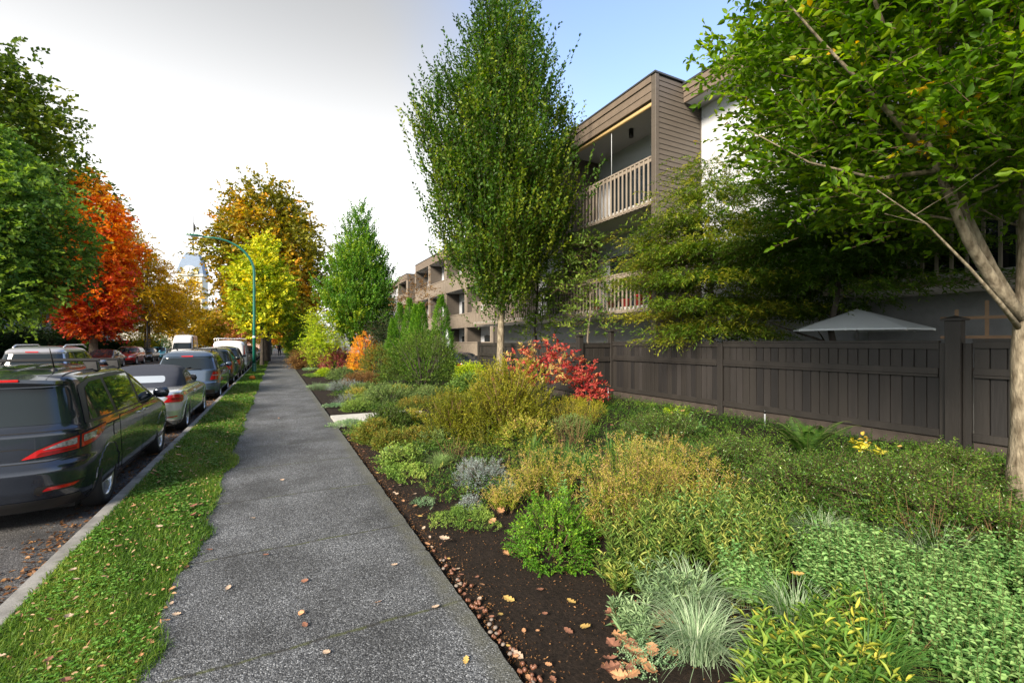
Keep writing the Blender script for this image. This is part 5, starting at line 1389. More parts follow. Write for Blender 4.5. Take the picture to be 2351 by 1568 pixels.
# ---------------------------------------------------------------- trees of the scene
def trees():
    # near multi-stemmed hornbeam at the right edge
    tx, ty = 6.42, 1.72
    # directions: image-left is roughly (-CT, +ST)
    lx, ly = -CT, ST
    def q(l, f, z): return (lx * l + ST * f, ly * l + CT * f, z - .28)     # l metres to image left, f metres away, z world height
    L_ = [([q(0.0, 0, 2.05), q(.30, 0, 2.42), q(.62, -.05, 2.85), q(.95, -.1, 3.5), q(1.3, -.1, 4.4), q(1.8, -.1, 5.8)], .068, .012),
          ([q(0.02, .05, 2.15), q(.22, .1, 2.6), q(.45, .15, 3.2), q(.62, .2, 4.2), q(.75, .3, 6.0)], .055, .012),
          ([q(0.05, .0, 1.98), q(.35, -.1, 2.22), q(.75, -.2, 2.55), q(1.2, -.25, 2.95), q(1.7, -.3, 3.25)], .027, .003),
          ([q(.42, .0, 2.60), q(.60, .1, 3.3), q(.70, .1, 4.2), q(.78, .1, 5.2)], .04, .008),
          ([q(1.0, -.1, 3.6), q(1.5, -.2, 4.0), q(2.2, -.3, 4.6), q(2.9, -.3, 5.4)], .036, .003),
          ([q(.95, -.1, 3.5), q(1.4, .1, 3.5), q(2.0, .2, 3.7), q(2.7, .1, 4.0)], .027, .003),
          ([q(-.1, 0, 2.2), q(-.4, .2, 3.2), q(-.8, .4, 5.0)], .09, .03)]
    prof = [(2.6, .7), (3.0, 1.9), (3.6, 2.35), (5.0, 2.6), (6.4, 2.6), (8.0, 2.2), (10.0, 1.3), (11.5, .4)]
    def nmask(C):
        # low outer skirts stay open so the trunk and fence show; image-left reach grows with height
        l = C[:, 0] * lx + C[:, 1] * ly; z = C[:, 2] + .28
        return z > 2.8 + .10 * np.abs(l) + .45 * (l < 1.3)
    tree('hornbeam_tree', 'large multi-stemmed hornbeam with pale bark at the right edge, nearest tree', (tx + .13, ty - .07, .28), 11, .118, prof, 'lf_near',
         nclu=1450, spr=11, nl=9, ll=.10, lw=.05, cs=.42, L=.36, ddir=(.8, .45, .45), bark='barkl', limbs=230, fork=2.3, seed=11, shape='l', extra_limbs=L_,
         trunk_path=[q(0, 0, .28), q(-.02, 0, 1.0), q(.0, 0, 1.7), q(-.02, 0, 2.2), q(-.05, 0, 3.2), q(-.06, .05, 4.4), q(-.05, .1, 6.2), q(-.02, .1, 8.2)],
         bias=.42, lobe=.07, tint=lambda C, g: np.clip(g.normal(.42, .13, len(C)) + .28 * (g.uniform(0, 1, len(C)) > .985) * 2, 0, 1), mask=nmask, twig=.003, ang=.75, limb_r=.8)
    # tall central hornbeam
    x, y = depthXY(500, 15.3)
    tree('hornbeam_tree', 'tall upright green hornbeam in the middle, standing behind the red shrub', (x, y, .25), 14.5, .115,
         [(2.8, .5), (3.5, 1.3), (4.5, 1.95), (6, 2.4), (8, 2.5), (9.6, 2.05), (11.2, 1.2), (13.2, .25)], 'lf_horn', nclu=520, spr=15, nl=12, ll=.125, lw=.075, cs=.5, L=.85,
         ddir=(.38, 1.0, .22), bark='barkl', limbs=260, fork=2.3, seed=5, bias=.5, lobe=.14, ang=.65, droop=0, tintz=-.25, twig=.003, limb_r=.6, flatc=1.4)
    # second hornbeam, farther
    x, y = depthXY(361, 31)
    tree('hornbeam_tree', 'bright green pointed hornbeam, second along the garden side', (x, y, 0), 11.3, .11,
         [(1.6, .7), (2.6, 1.8), (3.8, 2.4), (5.2, 2.5), (6.8, 2.0), (8.6, 1.25), (10.8, .3)], 'lf_horn2', nclu=380, spr=13, nl=10, ll=.16, lw=.10, cs=.55, L=.7,
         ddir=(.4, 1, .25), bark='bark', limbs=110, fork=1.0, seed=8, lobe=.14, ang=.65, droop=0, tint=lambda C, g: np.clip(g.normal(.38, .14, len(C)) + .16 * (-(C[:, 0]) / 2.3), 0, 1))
    # feathery maples over the fence
    for (x, y, H, prof, lab, sd, n, tl) in [
            (9.35, 7.55, 5.6, [(2.0, 1.3), (2.6, 2.0), (3.4, 2.2), (4.3, 1.9), (5.2, 1.2), (5.9, .4)], 'feathery olive Japanese maple spilling over the fence beside the siding wall', 21, 300, .5),
            (9.75, 5.0, 4.9, [(2.5, 1.8), (3.0, 2.3), (3.6, 2.2), (4.3, 1.6), (5.1, .6)], 'darker green Japanese maple above the patio umbrella', 22, 260, .22)]:
        def mk(C, x=x, sd=sd): return ((C[:, 0] + x > 8.1) | (C[:, 2] > 2.0)) & ((sd == 21) | (C[:, 2] > 2.62) | (C[:, 1] > .1))
        tree('japanese_maple', lab, (x, y, .2), H, .07, prof, 'lf_maple', nclu=int(n * .42), spr=60, nl=10, ll=.10, lw=.030, cs=.85, L=.36, ddir=(.9, -.08, .16), bark='barkd', limbs=120, fork=.9,
             seed=sd, flatc=.10, layers=7, droop=.35, ang=.7, bias=.5, lobe=.12, tint=lambda C, g, tl=tl: np.clip(g.normal(tl, .16, len(C)) + .22 * (C[:, 1] > 1.3), 0, 1), mask=mk, twig=.0015, limb_r=.8, flat=1.2)
    # young tree behind the short fence
    x, y = depthXY(537, 17)
    tree('young_tree', 'slender young tree with light green leaves behind the short fence', (x, y, .1), 5.6, .05, [(1.9, .6), (2.8, 1.5), (4.0, 1.9), (5.2, 1.5), (6.1, .5)], 'lf_yg2', nclu=70, spr=9, nl=8, ll=.14, lw=.08, cs=.5, L=.55,
         bark='barkd', limbs=60, fork=1.4, seed=31, tint=lambda C, g: g.normal(.45, .2, len(C)))
    x, y = depthXY(590, 15.4)
    tree('young_tree', 'thin leaning sapling with drooping pale leaves before the balconies', (x, y, .1), 4.6, .03, [(2.0, .4), (2.8, 1.0), (4.2, 1.3), (5.3, .5)], 'lf_yg2', nclu=34, spr=9, nl=7, ll=.14, lw=.06, cs=.45, L=.5,
         bark='bark', limbs=30, fork=1.3, seed=32, droop=.4, tint=lambda C, g: g.normal(.4, .2, len(C)))
    # pine-ish reddish small tree before the second block
    x, y = depthXY(416, 30)
    tree('small_tree', 'sparse bronze-leaved tree in front of the second apartment block', (x, y, 0), 6.2, .07, [(3.0, .8), (4.4, 1.6), (5.6, 1.5), (6.6, .5)], 'lf_bronze', nclu=24, spr=8, nl=7, ll=.15, lw=.07, cs=.6, L=.5, limbs=40, seed=33)
    # ---- street trees, garden side of the kerb
    tree('street_tree', 'bright yellow-green young street tree behind the lamp post', (-1.0, 41.7, 0), 10.8, .13, [(2.2, .8), (3.2, 2.0), (5, 2.35), (7, 2.1), (8.8, 1.4), (10.6, .3)], 'lf_yg', nclu=220, spr=9, nl=7, ll=.26, lw=.17, cs=.7, L=.7,
         bark='barkd', limbs=70, seed=41, bias=.45, tint=lambda C, g: g.normal(.5, .22, len(C)), ddir=(.8, .5, .5))
    tree('street_tree', 'huge spreading amber and olive maple above the sidewalk', (-.9, 51, 0), 17.6, .36, [(3.6, 2.4, .5), (5.0, 4.4, .7), (7.5, 5.1, .7), (10, 5.2, .6), (13, 4.5, .3), (15.6, 3.2, 0), (17.4, 1.2, 0)], 'lf_amber', nclu=520, spr=10, nl=7, ll=.36, lw=.26, cs=1.25, L=1.0,
         bark='barkd', limbs=170, fork=3.2, seed=42, lobe=.12, bias=.42, ddir=(.8, .3, .6), tint=lambda C, g: np.clip(g.normal(.42, .2, len(C)) + .20 * np.sin(C[:, 0] * .9 + C[:, 2] * .7), 0, 1))
    for i, (yy, lab) in enumerate([(60, 'dark-trunked street tree second behind the big amber maple'), (70, 'orange street tree third behind the big amber maple'), (82, 'far street tree fourth behind the big amber maple')]):
        tree('street_tree', lab, (-.9, yy, 0), 13, .28, [(3.4, 2), (5, 4), (8, 4.4), (11, 3), (13, .8)], 'lf_amber' if i != 1 else 'lf_olive', nclu=120, spr=7, nl=6, ll=.5, lw=.38, cs=1.4, L=1.0, bark='barkd', limbs=40, seed=50 + i, tintz=0, group='street trees down the sidewalk')
    # ---- across the road
    tree('street_tree', 'big blue-green street tree on the left across the road, nearest of the left trees', (-15.3, 38.5, 0), 14.2, .38, [(3.6, 2.2), (4.8, 3.2), (7, 3.8), (10, 3.6), (12.4, 2.5), (14.2, 1.0)], 'lf_big1', nclu=520, spr=10, nl=7, ll=.30, lw=.20, cs=1.1, L=.9,
         bark='barkd', limbs=110, fork=2.6, seed=61, bias=.4, lobe=.24, ddir=(.8, .1, .5), droop=.3, tint=lambda C, g: np.clip(g.normal(.5, .27, len(C)) , 0, 1))
    x, y = depthXY(2, 40)
    tree('tall_tree', 'very tall dark green tree rising behind the blue-green street tree', (-19.5, 50, 0), 25.5, .5, [(6, 4), (10, 4.6), (15, 4.6), (19, 4.0), (23, 3.0), (25.6, 1.0)], 'lf_big2', nclu=420, spr=9, nl=7, ll=.40, lw=.28, cs=1.5, L=1.2,
         bark='barkd', limbs=110, seed=62, lobe=.2, bias=.45, ddir=(.7, .5, .5))
    tree('tall_tree', 'dark green tree peeking over the top of the red-orange tree', (-20.5, 66, 0), 23.6, .45, [(6, 3), (10, 4.5), (15, 4.8), (19, 3.6), (22.5, 1.8), (23.8, .5)], 'lf_big2', nclu=240, spr=8, nl=7, ll=.48, lw=.34, cs=1.5, L=1.2,
         bark='barkd', limbs=60, seed=63, lobe=.2)
    tree('street_tree', 'fiery street tree turning orange on top and deep red below', (-14.0, 51.5, 0), 16.6, .30, [(2.4, 1.1), (3.6, 2.0), (6, 2.6), (9, 2.7), (12, 2.2), (14.2, 1.5), (16.0, .4)], 'lf_red', nclu=420, spr=10, nl=7, ll=.30, lw=.22, cs=.9, L=.8,
         bark='bark', limbs=80, fork=2.0, seed=64, bias=.42, ddir=(.8, .2, .5), droop=.25, tint=lambda C, g: np.clip(g.normal(.0, .15, len(C)) + .22 + .70 * (C[:, 2] / 16), 0, 1))
    tree('street_tree', 'olive and golden weeping street tree right of the red-orange tree', (-14.2, 71, 0), 16.5, .34, [(3.6, 2.6, 0), (5, 3.9, .3), (8, 3.9, .2), (11, 3.0, -.8), (14, 1.7, -1.8), (16.4, .5, -2.2)], 'lf_olive', nclu=300, spr=9, nl=8, ll=.36, lw=.16, cs=1.3, L=1.3,
         bark='bark', limbs=120, fork=1.6, seed=65, droop=.5, ddir=(.8, .1, .4), twig=.014, tint=lambda C, g: np.clip(g.normal(.68, .18, len(C)) + .035 * (C[:, 2] - 8) + .08 * C[:, 0], 0, 1))
    for i, (px, s, w, h, mt, lab) in enumerate([
            (186, 70, 3.6, 12.5, 'lf_gold', 'golden yellow street tree before the clock tower'),
            (209, 78, 2.7, 7.5, 'lf_gold', 'small golden tree behind the tall white van'),
            (222, 100, 4.0, 9.0, 'lf_pink', 'hazy pink-orange tree far down the road'),
            (234, 92, 4.0, 9.6, 'lf_pink', 'larger salmon-orange tree far down the road by the lamp post'),
            (246, 110, 4.5, 10, 'lf_gold', 'far yellow tree closing the view over the white cargo van'),
            (262, 125, 6, 12, 'lf_amber', 'far brown-orange tree closing the view beside the trunks'),
            (288, 95, 4.0, 9, 'lf_orange2', 'orange tree far along the sidewalk on the garden side'),
            (297, 75, 3.0, 6.8, 'lf_lime', 'light green tree far along the garden side'),
            (150, 92, 4.5, 13, 'lf_olive', 'second olive tree behind the weeping one'),
            (120, 88, 5, 14, 'lf_big2', 'dark tree filling the gap behind the red-orange tree'),
            (60, 62, 4.5, 12, 'lf_big2', 'shaded tree in the front garden behind the blue-green tree'),
            (-20, 50, 5, 13, 'lf_big2', 'shaded tree at the far left edge')]):
        x, y = depthXY(px, s)
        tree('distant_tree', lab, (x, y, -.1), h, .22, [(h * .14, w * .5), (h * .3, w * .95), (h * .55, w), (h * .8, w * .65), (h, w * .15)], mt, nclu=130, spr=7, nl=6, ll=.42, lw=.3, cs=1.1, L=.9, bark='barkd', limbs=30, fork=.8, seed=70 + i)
    # far hedge masses that close the street
    for i, (x, y, w, h, mt, lab) in enumerate([(-20, 200, 14, 14, 'lf_amber', 'brown autumn trees closing the end of the road, left part'), (6, 190, 12, 13, 'lf_olive', 'yellow autumn trees closing the end of the road, right part'), (-4, 240, 12, 16, 'lf_pink', 'faded orange trees at the very end of the road')]):
        tree('distant_tree', lab, (x, y, -.1), h, .3, [(h * .05, w * .7), (h * .3, w), (h * .6, w * .9), (h * .85, w * .5), (h, w * .1)], mt, nclu=150, spr=8, nl=6, ll=1.0, lw=.7, cs=2.5, L=2, bark='barkd', limbs=10, fork=.5, seed=90 + i)

def conifers():
    for i, (dx, top, s, w, lab) in enumerate([(903, 735, 26, .50, 'leftmost dark arborvitae column of the row'), (918, 700, 26, .50, 'second arborvitae column from the left, twin of the leftmost'),
                                           (940, 690, 24, .52, 'third arborvitae column, left of the central pair'), (955, 703, 23.4, .5, 'fourth arborvitae column, middle of the central group'), (968, 700, 23, .52, 'fifth arborvitae column, right side of the central group'),
                                           (1013, 683, 21, .62, 'broadest arborvitae column, standing apart on the right')]):
        x, y = depthXY(dx / K, s); h = CAMH + (HOR - top / K) / FPX * s; g = np.random.default_rng(100 + i)
        t = thing('arborvitae', lab, 'conifer', (x, y, 0), 0, 'arborvitae columns by the apartment path')
        n = 1500; z = h * g.uniform(.02, 1, n) ** 1.1; r = w * np.clip(1 - (z / h) ** 2.2, .03, 1) * g.uniform(.7, 1.05, n) * (1 + .1 * np.sin(z * 5 + i)); a = g.uniform(0, 2 * pi, n)
        P = np.stack([np.cos(a) * r, np.sin(a) * r, z], 1); D = np.stack([np.cos(a) * .45, np.sin(a) * .45, 1 + 0 * a], 1) + g.normal(0, .2, (n, 3))
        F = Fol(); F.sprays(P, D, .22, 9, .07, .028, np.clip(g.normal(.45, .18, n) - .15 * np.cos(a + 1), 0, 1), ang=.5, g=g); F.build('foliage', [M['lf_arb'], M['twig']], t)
        MB().tube([(0, 0, -.1), (0, 0, h * .9)], [.07, .01], 6).build('trunk', M['barkd'], t)

# ---------------------------------------------------------------- the planted bed
def W(dx, dy): x, y, z, s = gd(dx, dy); return x, y, s

def garden():
    def at(dx, dy, wpx=None, hpx=None):
        x, y, s = W(dx, dy); k = s / FPX / K
        return x, y, (wpx or 0) * k / 2, (hpx or 0) * k
    # foreground round box-leaved shrub
    x, y, r, h = at(1280, 1272, 215, 0); shrub('round bright green box-leaved shrub at the edge of the bare soil', x, y + .05, .36, .50, 'lf_box', 900, 12, .027, .014, .12, seed=1, stems=16)
    x, y, r, h = at(1100, 1100, 170); shrub('silver-blue lavender cotton mound beside the green mats', x, y, .36, .26, 'lf_silver', 900, 12, .022, .004, .09, up=.9, seed=2, stems=6, lobe=.3)
    x, y, r, h = at(1090, 1150, 60); shrub('small silver-grey tuft at the front of the silver mound', x - .1, y - .1, .14, .14, 'lf_silver', 260, 10, .018, .004, .07, up=.9, seed=3, stems=0)
    # low mats along the path
    for i, (dx, dy, rx, ry, h, m, lab) in enumerate([
            (1070, 1190, .32, .34, .07, 'lf_thyme', 'bright green creeping thyme mat left of the round shrub'),
            (975, 1155, .11, .13, .05, 'lf_thymeg', 'small blue-green tuft of thyme between the two mats'),
            (935, 1085, .34, .42, .06, 'lf_thyme', 'long yellowish thyme mat beside the sidewalk edge'),
            (925, 1040, .30, .32, .06, 'lf_thymeg', 'grey-green thyme mat behind the yellowish one'),
            (1480, 1510, .17, .15, .07, 'lf_thymeg', 'dark blue-green thyme cushion at the bottom of the bed'),
            (800, 975, .40, .4, .09, 'lf_sage', 'pale sage-green mat by the sidewalk before the pale path'),
            (770, 932, .30, .3, .08, 'lf_thymeg', 'silvery mat at the near side of the pale path'),
            (740, 888, .5, .7, .12, 'lf_sage', 'pale green mat just beyond the pale path'),
            (722, 862, .5, .9, .14, 'lf_thyme', 'yellow-green mat second beyond the pale path'),
            (712, 848, .5, 1.0, .14, 'lf_sage', 'low pale mat third beyond the pale path'),
            (700, 835, .6, 1.6, .14, 'lf_thyme', 'far low mat along the sidewalk')]):
        x, y, r, hh = at(dx, dy); mat_plant(lab, x, y, rx, ry, h, m, seed=200 + i, dens=16000 if y < 6 else 4500, ll=.014 if y < 6 else .03, lw=.008 if y < 6 else .015)
    # golden broom-like shrub
    x, y, r, h = at(1180, 1005); shrub('broad golden-olive feathery shrub in front of the red one', x + .1, y + .45, .84, 1.34, 'lf_broom', 2300, 14, .050, .017, .24, up=.9, seed=10, ry=.6, stems=34, stem='stemd', droop=.05, lobe=.2, hollow=.35, ang=.6, topt=.2)
    x, y, r, h = at(1060, 1010); shrub('lower golden-brown shrub left of the feathery one', x - .05, y + .3, .55, .88, 'lf_broom', 1300, 14, .045, .016, .2, up=.8, seed=11, stems=30, stem='stemd', droop=.05, hollow=.35, ang=.6, topt=-.05)
    x, y, r, h = at(1330, 975); stems_plant('small golden shrub right of the feathery one under the red leaves', x, y + .2, .45, .5, 'lf_broom', 160, 22, .04, .010, seed=12, name='shrub', cat='shrub', stem='stemd', lean=.5, ang=.6, plume=.8, plume_leaf='lf_broom')
    # red-leaved shrub in front of the short fence
    shrub('loose shrub with hanging crimson and orange leaves before the short fence', 5.9, 9.6, 1.15, 1.8, 'lf_redsh', 300, 7, .11, .05, .3, seed=13, stems=18, stem='barkd', open_base=.42, droop=.5, shape='l', lobe=.25, hollow=.25, ry=.8, T=lambda P, g: g.normal(.5, .3, len(P)) - .25 * P[:, 0])
    shrub('crimson side branch of leaves hanging at the fence corner', 6.7, 8.9, .42, 1.15, 'lf_redsh', 110, 7, .10, .045, .25, seed=14, stems=6, stem='barkd', open_base=.3, droop=.5, shape='l', hollow=.2, T=lambda P, g: g.normal(.25, .15, len(P)))
    # middle shrubs
    for i, (dx, dy, w, hh, m, ll, lab, tm, ob) in enumerate([
            (985, 884, 1.65, 2.1, 'lf_green2', .07, 'large twiggy green shrub in the middle of the bed', .6, .15),
            (868, 862, .85, 1.55, 'lf_yo', .07, 'green shrub tinged orange left of the large twiggy one', .4, .05),
            (842, 846, 1.05, 2.25, 'lf_orange', .08, 'vivid orange and yellow shrub beside the crimson one', .5, .0),
            (776, 848, 1.15, 1.55, 'lf_crim', .08, 'dusty crimson shrub between the sidewalk and the orange one', .5, .0),
            (738, 838, .7, .8, 'lf_bronze', .08, 'brown-red low shrub left of the crimson one', .4, .0),
            (1088, 880, .7, .8, 'lf_lime', .06, 'bright lime shrub at the end of the short fence', .4, .0),
            (1085, 905, .6, .55, 'lf_fern2', .08, 'leafy green plant at the foot of the short fence', .4, .0),
            (900, 990, .48, .52, 'lf_green2', .04, 'dark glossy green shrub left of the golden one', .45, .0),
            (865, 1010, .38, .36, 'lf_yo', .04, 'low yellowish green shrub beside the bare soil strip', .4, .0),
            (895, 1025, .26, .26, 'lf_yo', .035, 'small olive shrub at the corner of the bare soil strip', .4, .0),
            (900, 925, .9, .55, 'lf_sg', .05, 'soft grey-green spreading shrub beyond the dark glossy one', .45, .0),
            (840, 905, .7, .38, 'lf_sg', .04, 'low green shrub to the right of the grey lavender hedge', .4, .0),
            (840, 880, .9, .5, 'lf_bronze', .05, 'low coppery shrub behind the grey lavender hedge', .4, .0),
            (790, 868, .7, .55, 'lf_sg', .05, 'rounded soft green shrub past the pale path', .4, .0),
            (745, 862, .45, .42, 'lf_lime', .045, 'small lime mound by the sidewalk past the pale path', .3, .0),
            (730, 845, .7, .6, 'lf_dark2', .06, 'dark green low shrub far along the sidewalk', .4, .0),
            (712, 830, .9, .8, 'lf_dark2', .07, 'second dark low shrub far along the sidewalk', .4, .0),
            (705, 815, 1.6, 1.5, 'lf_lime', .10, 'lime green shrub far along the sidewalk', .4, .0),
            (680, 808, 1.8, 2.0, 'lf_yg', .12, 'yellow rounded shrub at the far end of the bed', .4, .0)]):
        x, y, r, h = at(dx, dy); n = 900 if w < 1.3 else 1500
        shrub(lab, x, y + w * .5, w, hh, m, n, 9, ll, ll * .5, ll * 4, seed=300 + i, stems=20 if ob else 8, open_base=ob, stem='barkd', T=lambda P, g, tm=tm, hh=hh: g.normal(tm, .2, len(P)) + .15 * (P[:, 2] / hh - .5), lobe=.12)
    x, y, r, h = at(790, 893); shrub('grey-blue lavender hedge on the far side of the pale path', x + .1, y + .2, .75, .36, 'lf_silver', 700, 10, .035, .006, .16, up=1, seed=330, stems=0, ry=.4)
    x, y, r, h = at(730, 893); shrub('blue-green lavender tuft between sidewalk and grey hedge', x, y + .1, .36, .25, 'lf_thymeg', 300, 10, .035, .006, .16, up=1, seed=331, stems=0)
    x, y, r, h = at(800, 925); shrub('wispy lavender tuft on the near side of the pale path', x - .05, y, .36, .30, 'lf_silver', 260, 10, .03, .005, .16, up=1.2, seed=332, stems=0)
    # lime threadleaf trees left of the second hornbeam
    for i, (px, s, w, z0, h, lab) in enumerate([(323, 29.5, 1.45, .6, 4.0, 'lime threadleaf shrub-tree left of the pointed hornbeam'), (305, 40, 1.8, .8, 4.4, 'green airy small tree behind the lime one'), (305, 33, 0.8, .05, 1.1, 'brownish shrub in front of the lime threadleaf tree'), (386, 29, 1.2, .3, 3.6, 'dark conifer-like shrub under the pointed hornbeam')]):
        x, y = depthXY(px, s)
        tree('small_tree', lab, (x, y, -.05), h, .06, [(z0, w * .6), (h * .4, w), (h * .7, w * .8), (h, w * .2)], ['lf_lime', 'lf_horn2', 'lf_bronze', 'lf_dark'][i], nclu=90, spr=12, nl=8, ll=.13, lw=.05, cs=.6, L=.6, limbs=24, fork=.3, seed=340 + i, droop=.3)
    # dry goldenrod like perennials
    for i, (dx, dy, r, h, ns, lab) in enumerate([(1440, 1165, .42, .72, 150, 'tall rusty-gold dry perennial clump in the middle of the bed'), (1530, 1120, .34, .55, 100, 'thinner golden dry clump right of the rusty one'),
                                            (1250, 1125, .32, .50, 110, 'straw-brown dry perennials behind the round box shrub'), (1400, 1215, .22, .45, 60, 'dry yellow stems beside the round box shrub'),
                                            (1160, 1165, .14, .30, 50, 'short brown withered clump left of the round box shrub'), (1620, 1160, .26, .42, 60, 'yellow-tipped perennials before the dark low shrubs')]):
        x, y, _, _ = at(dx, dy); stems_plant(lab, x, y, r, h, 'lf_dry', ns, 16, .055, .012, seed=400 + i, stem='stemd', plume=.55, plume_leaf='lf_dry', lean=.5, ang=.8, topT=.35, Tm=.22, Tv=.28, hvar=(.45, 1.15))
    # yellow-green mixed stems
    for i, (dx, dy, r, h, ns, m, lab) in enumerate([(1500, 1285, .30, .52, 110, 'lf_lil', 'yellow-green lance-leaved clump right of the box shrub'), (1620, 1250, .30, .55, 110, 'lf_lil', 'second lance-leaved clump with yellow tips'), (1700, 1300, .26, .50, 90, 'lf_lil', 'green-yellow lance-leaved clump before the mint'),
                                               (1540, 1380, .18, .30, 60, 'lf_sage', 'pale green soft-leaved clump behind the striped grass'), (1430, 1335, .16, .26, 50, 'lf_lil', 'low green sprigs at the edge of the soil'), (1450, 1440, .13, .18, 45, 'lf_sage', 'small pale-leaved sprout by the fallen oak leaves'),
                                               (1470, 1080, .3, .42, 90, 'lf_lil', 'green lance-leaved clump behind the rusty one'), (1740, 1215, .3, .42, 90, 'lf_lil', 'yellowing lance-leaved clump beneath the dark shrubs')]):
        x, y, _, _ = at(dx, dy); stems_plant(lab, x, y, r, h, m, ns, 15, .085, .018, seed=420 + i, stem='stemg', lean=.45, ang=.75, shape='l', Tm=.4, Tv=.22, topT=.15)
    # mint mass
    for i, (dx, dy, r, ry, h, ns, lab) in enumerate([(1960, 1330, .40, .30, .36, 420, 'back part of the pale green mint patch'), (2130, 1420, .42, .34, .38, 480, 'right part of the pale green mint patch'), (2250, 1520, .38, .32, .38, 420, 'lowest right part of the mint patch'), (2330, 1360, .4, .3, .36, 300, 'mint stems at the far right edge'), (1720, 1370, .16, .14, .34, 120, 'separate small mint clump in the middle foreground')]):
        x, y, _, _ = at(dx, dy); stems_plant(lab, x, y, r, h, 'lf_mint', int(ns * .8), 8, .052, .028, seed=440 + i, name='mint_clump', cat='mint', stem='stemg', ry=ry, lean=.2, ang=1.3, shape='l', opp=True, Tm=.5, Tv=.12, topT=.2, flat=1.4, hvar=(.5, 1.15), lo=.3, group='mint patch')
    # striped grasses
    for i, (dx, dy, r, h, n, m, w, lab) in enumerate([(1590, 1400, .30, .34, 300, 'lf_var', .0065, 'white striped grass clump behind the front one'), (1600, 1490, .32, .32, 380, 'lf_var', .0065, 'front white striped grass clump beside the oak leaves'), (1880, 1245, .34, .34, 320, 'lf_var', .006, 'striped grass clump at the back of the mint'),
                                                  (1830, 1440, .26, .32, 220, 'lf_var', .006, 'striped grass between mint and broad-leaved plants'), (1990, 1560, .36, .34, 320, 'lf_grass2', .009, 'dark green strap-leaved grass at the bottom edge'), (1010, 1065, .24, .22, 420, 'lf_var2', .004, 'soft drooping green grass clump left of the silver mound'),
                                                  (1165, 1130, .16, .18, 260, 'lf_var', .004, 'fine pale grass tuft between silver mound and box shrub'), (1600, 1060, .3, .36, 160, 'lf_grass2', .006, 'thin green grass blades among the ground cover'), (1340, 1080, .4, .34, 320, 'lf_grass2', .007, 'dark green grass behind the dry perennials'),
                                                  (2150, 1290, .36, .36, 200, 'lf_var', .005, 'thin striped blades in front of the dark low shrubs'), (1250, 1060, .25, .3, 200, 'lf_grass2', .006, 'grass tuft below the golden feathery shrub'), (1430, 1150, .28, .36, 200, 'lf_grass2', .006, 'green grass tuft among the dry perennials')]):
        x, y, _, _ = at(dx, dy); grass_clump(lab, x, y, r, h, m, n, w, seed=460 + i, T0=.5, lean=1.25)
    # broad lance leaves at the bottom
    for i, (dx, dy, r, h, ns, lab) in enumerate([(1830, 1540, .20, .30, 80, 'broad yellow-green lance leaves in the foreground, left clump'), (1950, 1480, .18, .30, 70, 'broad lance leaves in the foreground, right clump'), (1900, 1600, .26, .28, 90, 'broad lance leaves cut by the bottom edge'), (1760, 1580, .12, .18, 40, 'small yellowing broad leaves by the fallen oak leaves')]):
        x, y, _, _ = at(dx, dy); stems_plant(lab, x, y, r, h, 'lf_broad', ns, 10, .115, .026, seed=480 + i, lean=.55, ang=.85, shape='l', Tm=.4, Tv=.25, flat=.8)
    # dark small-leaved spreading shrubs
    for i, (dx, dy, rx, ry, h, lab) in enumerate([(1900, 1165, .95, .55, .50, 'dark glossy spreading shrub in the middle of the low hedge'), (2110, 1190, .85, .55, .52, 'dark glossy spreading shrub right of centre, darkest below'), (1720, 1100, .75, .6, .46, 'glossy green spreading shrub at the left of the low hedge'),
                                               (2240, 1130, .7, .5, .42, 'spreading shrub beside the pale trunk'), (2290, 1260, .6, .5, .40, 'low dark shrub in front of the trunk foot'), (1540, 1010, .8, .6, .42, 'bright green spreading shrub below the fence corner')]):
        x, y, _, _ = at(dx, dy); shrub(lab, x, y + .2, rx, h, 'lf_lon', 1500, 12, .030, .014, .22, up=.25, seed=500 + i, ry=ry, stems=10, ang=1.1, flat=1.1, jit=.2, group='low spreading hedge', name='spreading_shrub', topt=.3)
    fern_xy = at(1880, 1045); fern('green fern with arching fronds against the fence', fern_xy[0] - .1, fern_xy[1] + .1)
    x, y, _, _ = at(1980, 1045); stems_plant('sprig of large yellow leaves beside the fern', x - .12, y - .15, .06, .36, 'lf_yel', 5, 6, .14, .075, seed=520, lean=.6, shape='l', ang=1.2, Tm=.6, lo=.5)
    x, y, _, _ = at(1552, 958); stems_plant('fresh green leafy sprout before the first fence panel', x, y, .16, .30, 'lf_lime', 36, 8, .07, .035, seed=521, lean=.9, shape='l', ang=1.1, lo=.4, Tm=.3)
    # softer filler plants between the named ones
    g = np.random.default_rng(777)
    kinds = [('lf_sg', 'soft grey-green mound filling the middle of the bed', 'grey-green mounds filling the bed', 9), ('lf_yo', 'olive mound with orange tips filling the middle of the bed', 'olive mounds filling the bed', 8),
             ('lf_thyme', 'low yellow-green mound near the sidewalk side of the bed', 'yellow-green mounds near the sidewalk', 8), ('lf_dry', 'low straw-coloured withered plant between the mounds', 'withered plants between the mounds', 6)]
    k = 0
    for m, lab, grp, cnt in kinds:
        for _ in range(cnt):
            yy = g.uniform(6.6, 17); lo = 2.1 if m != 'lf_thyme' else 1.7; xx = g.uniform(lo, 3.0 + .30 * yy if m != 'lf_thyme' else 2.5)
            if 10.7 < yy < 12.0: yy += 1.6
            shrub(lab, min(xx, 6.6), yy, g.uniform(.3, .55), g.uniform(.25, .5) * (.6 if m == 'lf_thyme' else 1), m, 420, 9, .038, .018, .16, seed=800 + k, stems=0, group=grp, name='mound_plant', cat='garden plant'); k += 1
    for _ in range(16):
        yy = g.uniform(1.6, 6.5); xx = g.uniform(2.9, 4.6)
        grass_clump('thin arching blades of wild grass among the foreground perennials', xx, yy, .28, .42, 'lf_grass2', 60, .006, seed=900 + _, group='wild grass tufts among the perennials')
    g = np.random.default_rng(321)
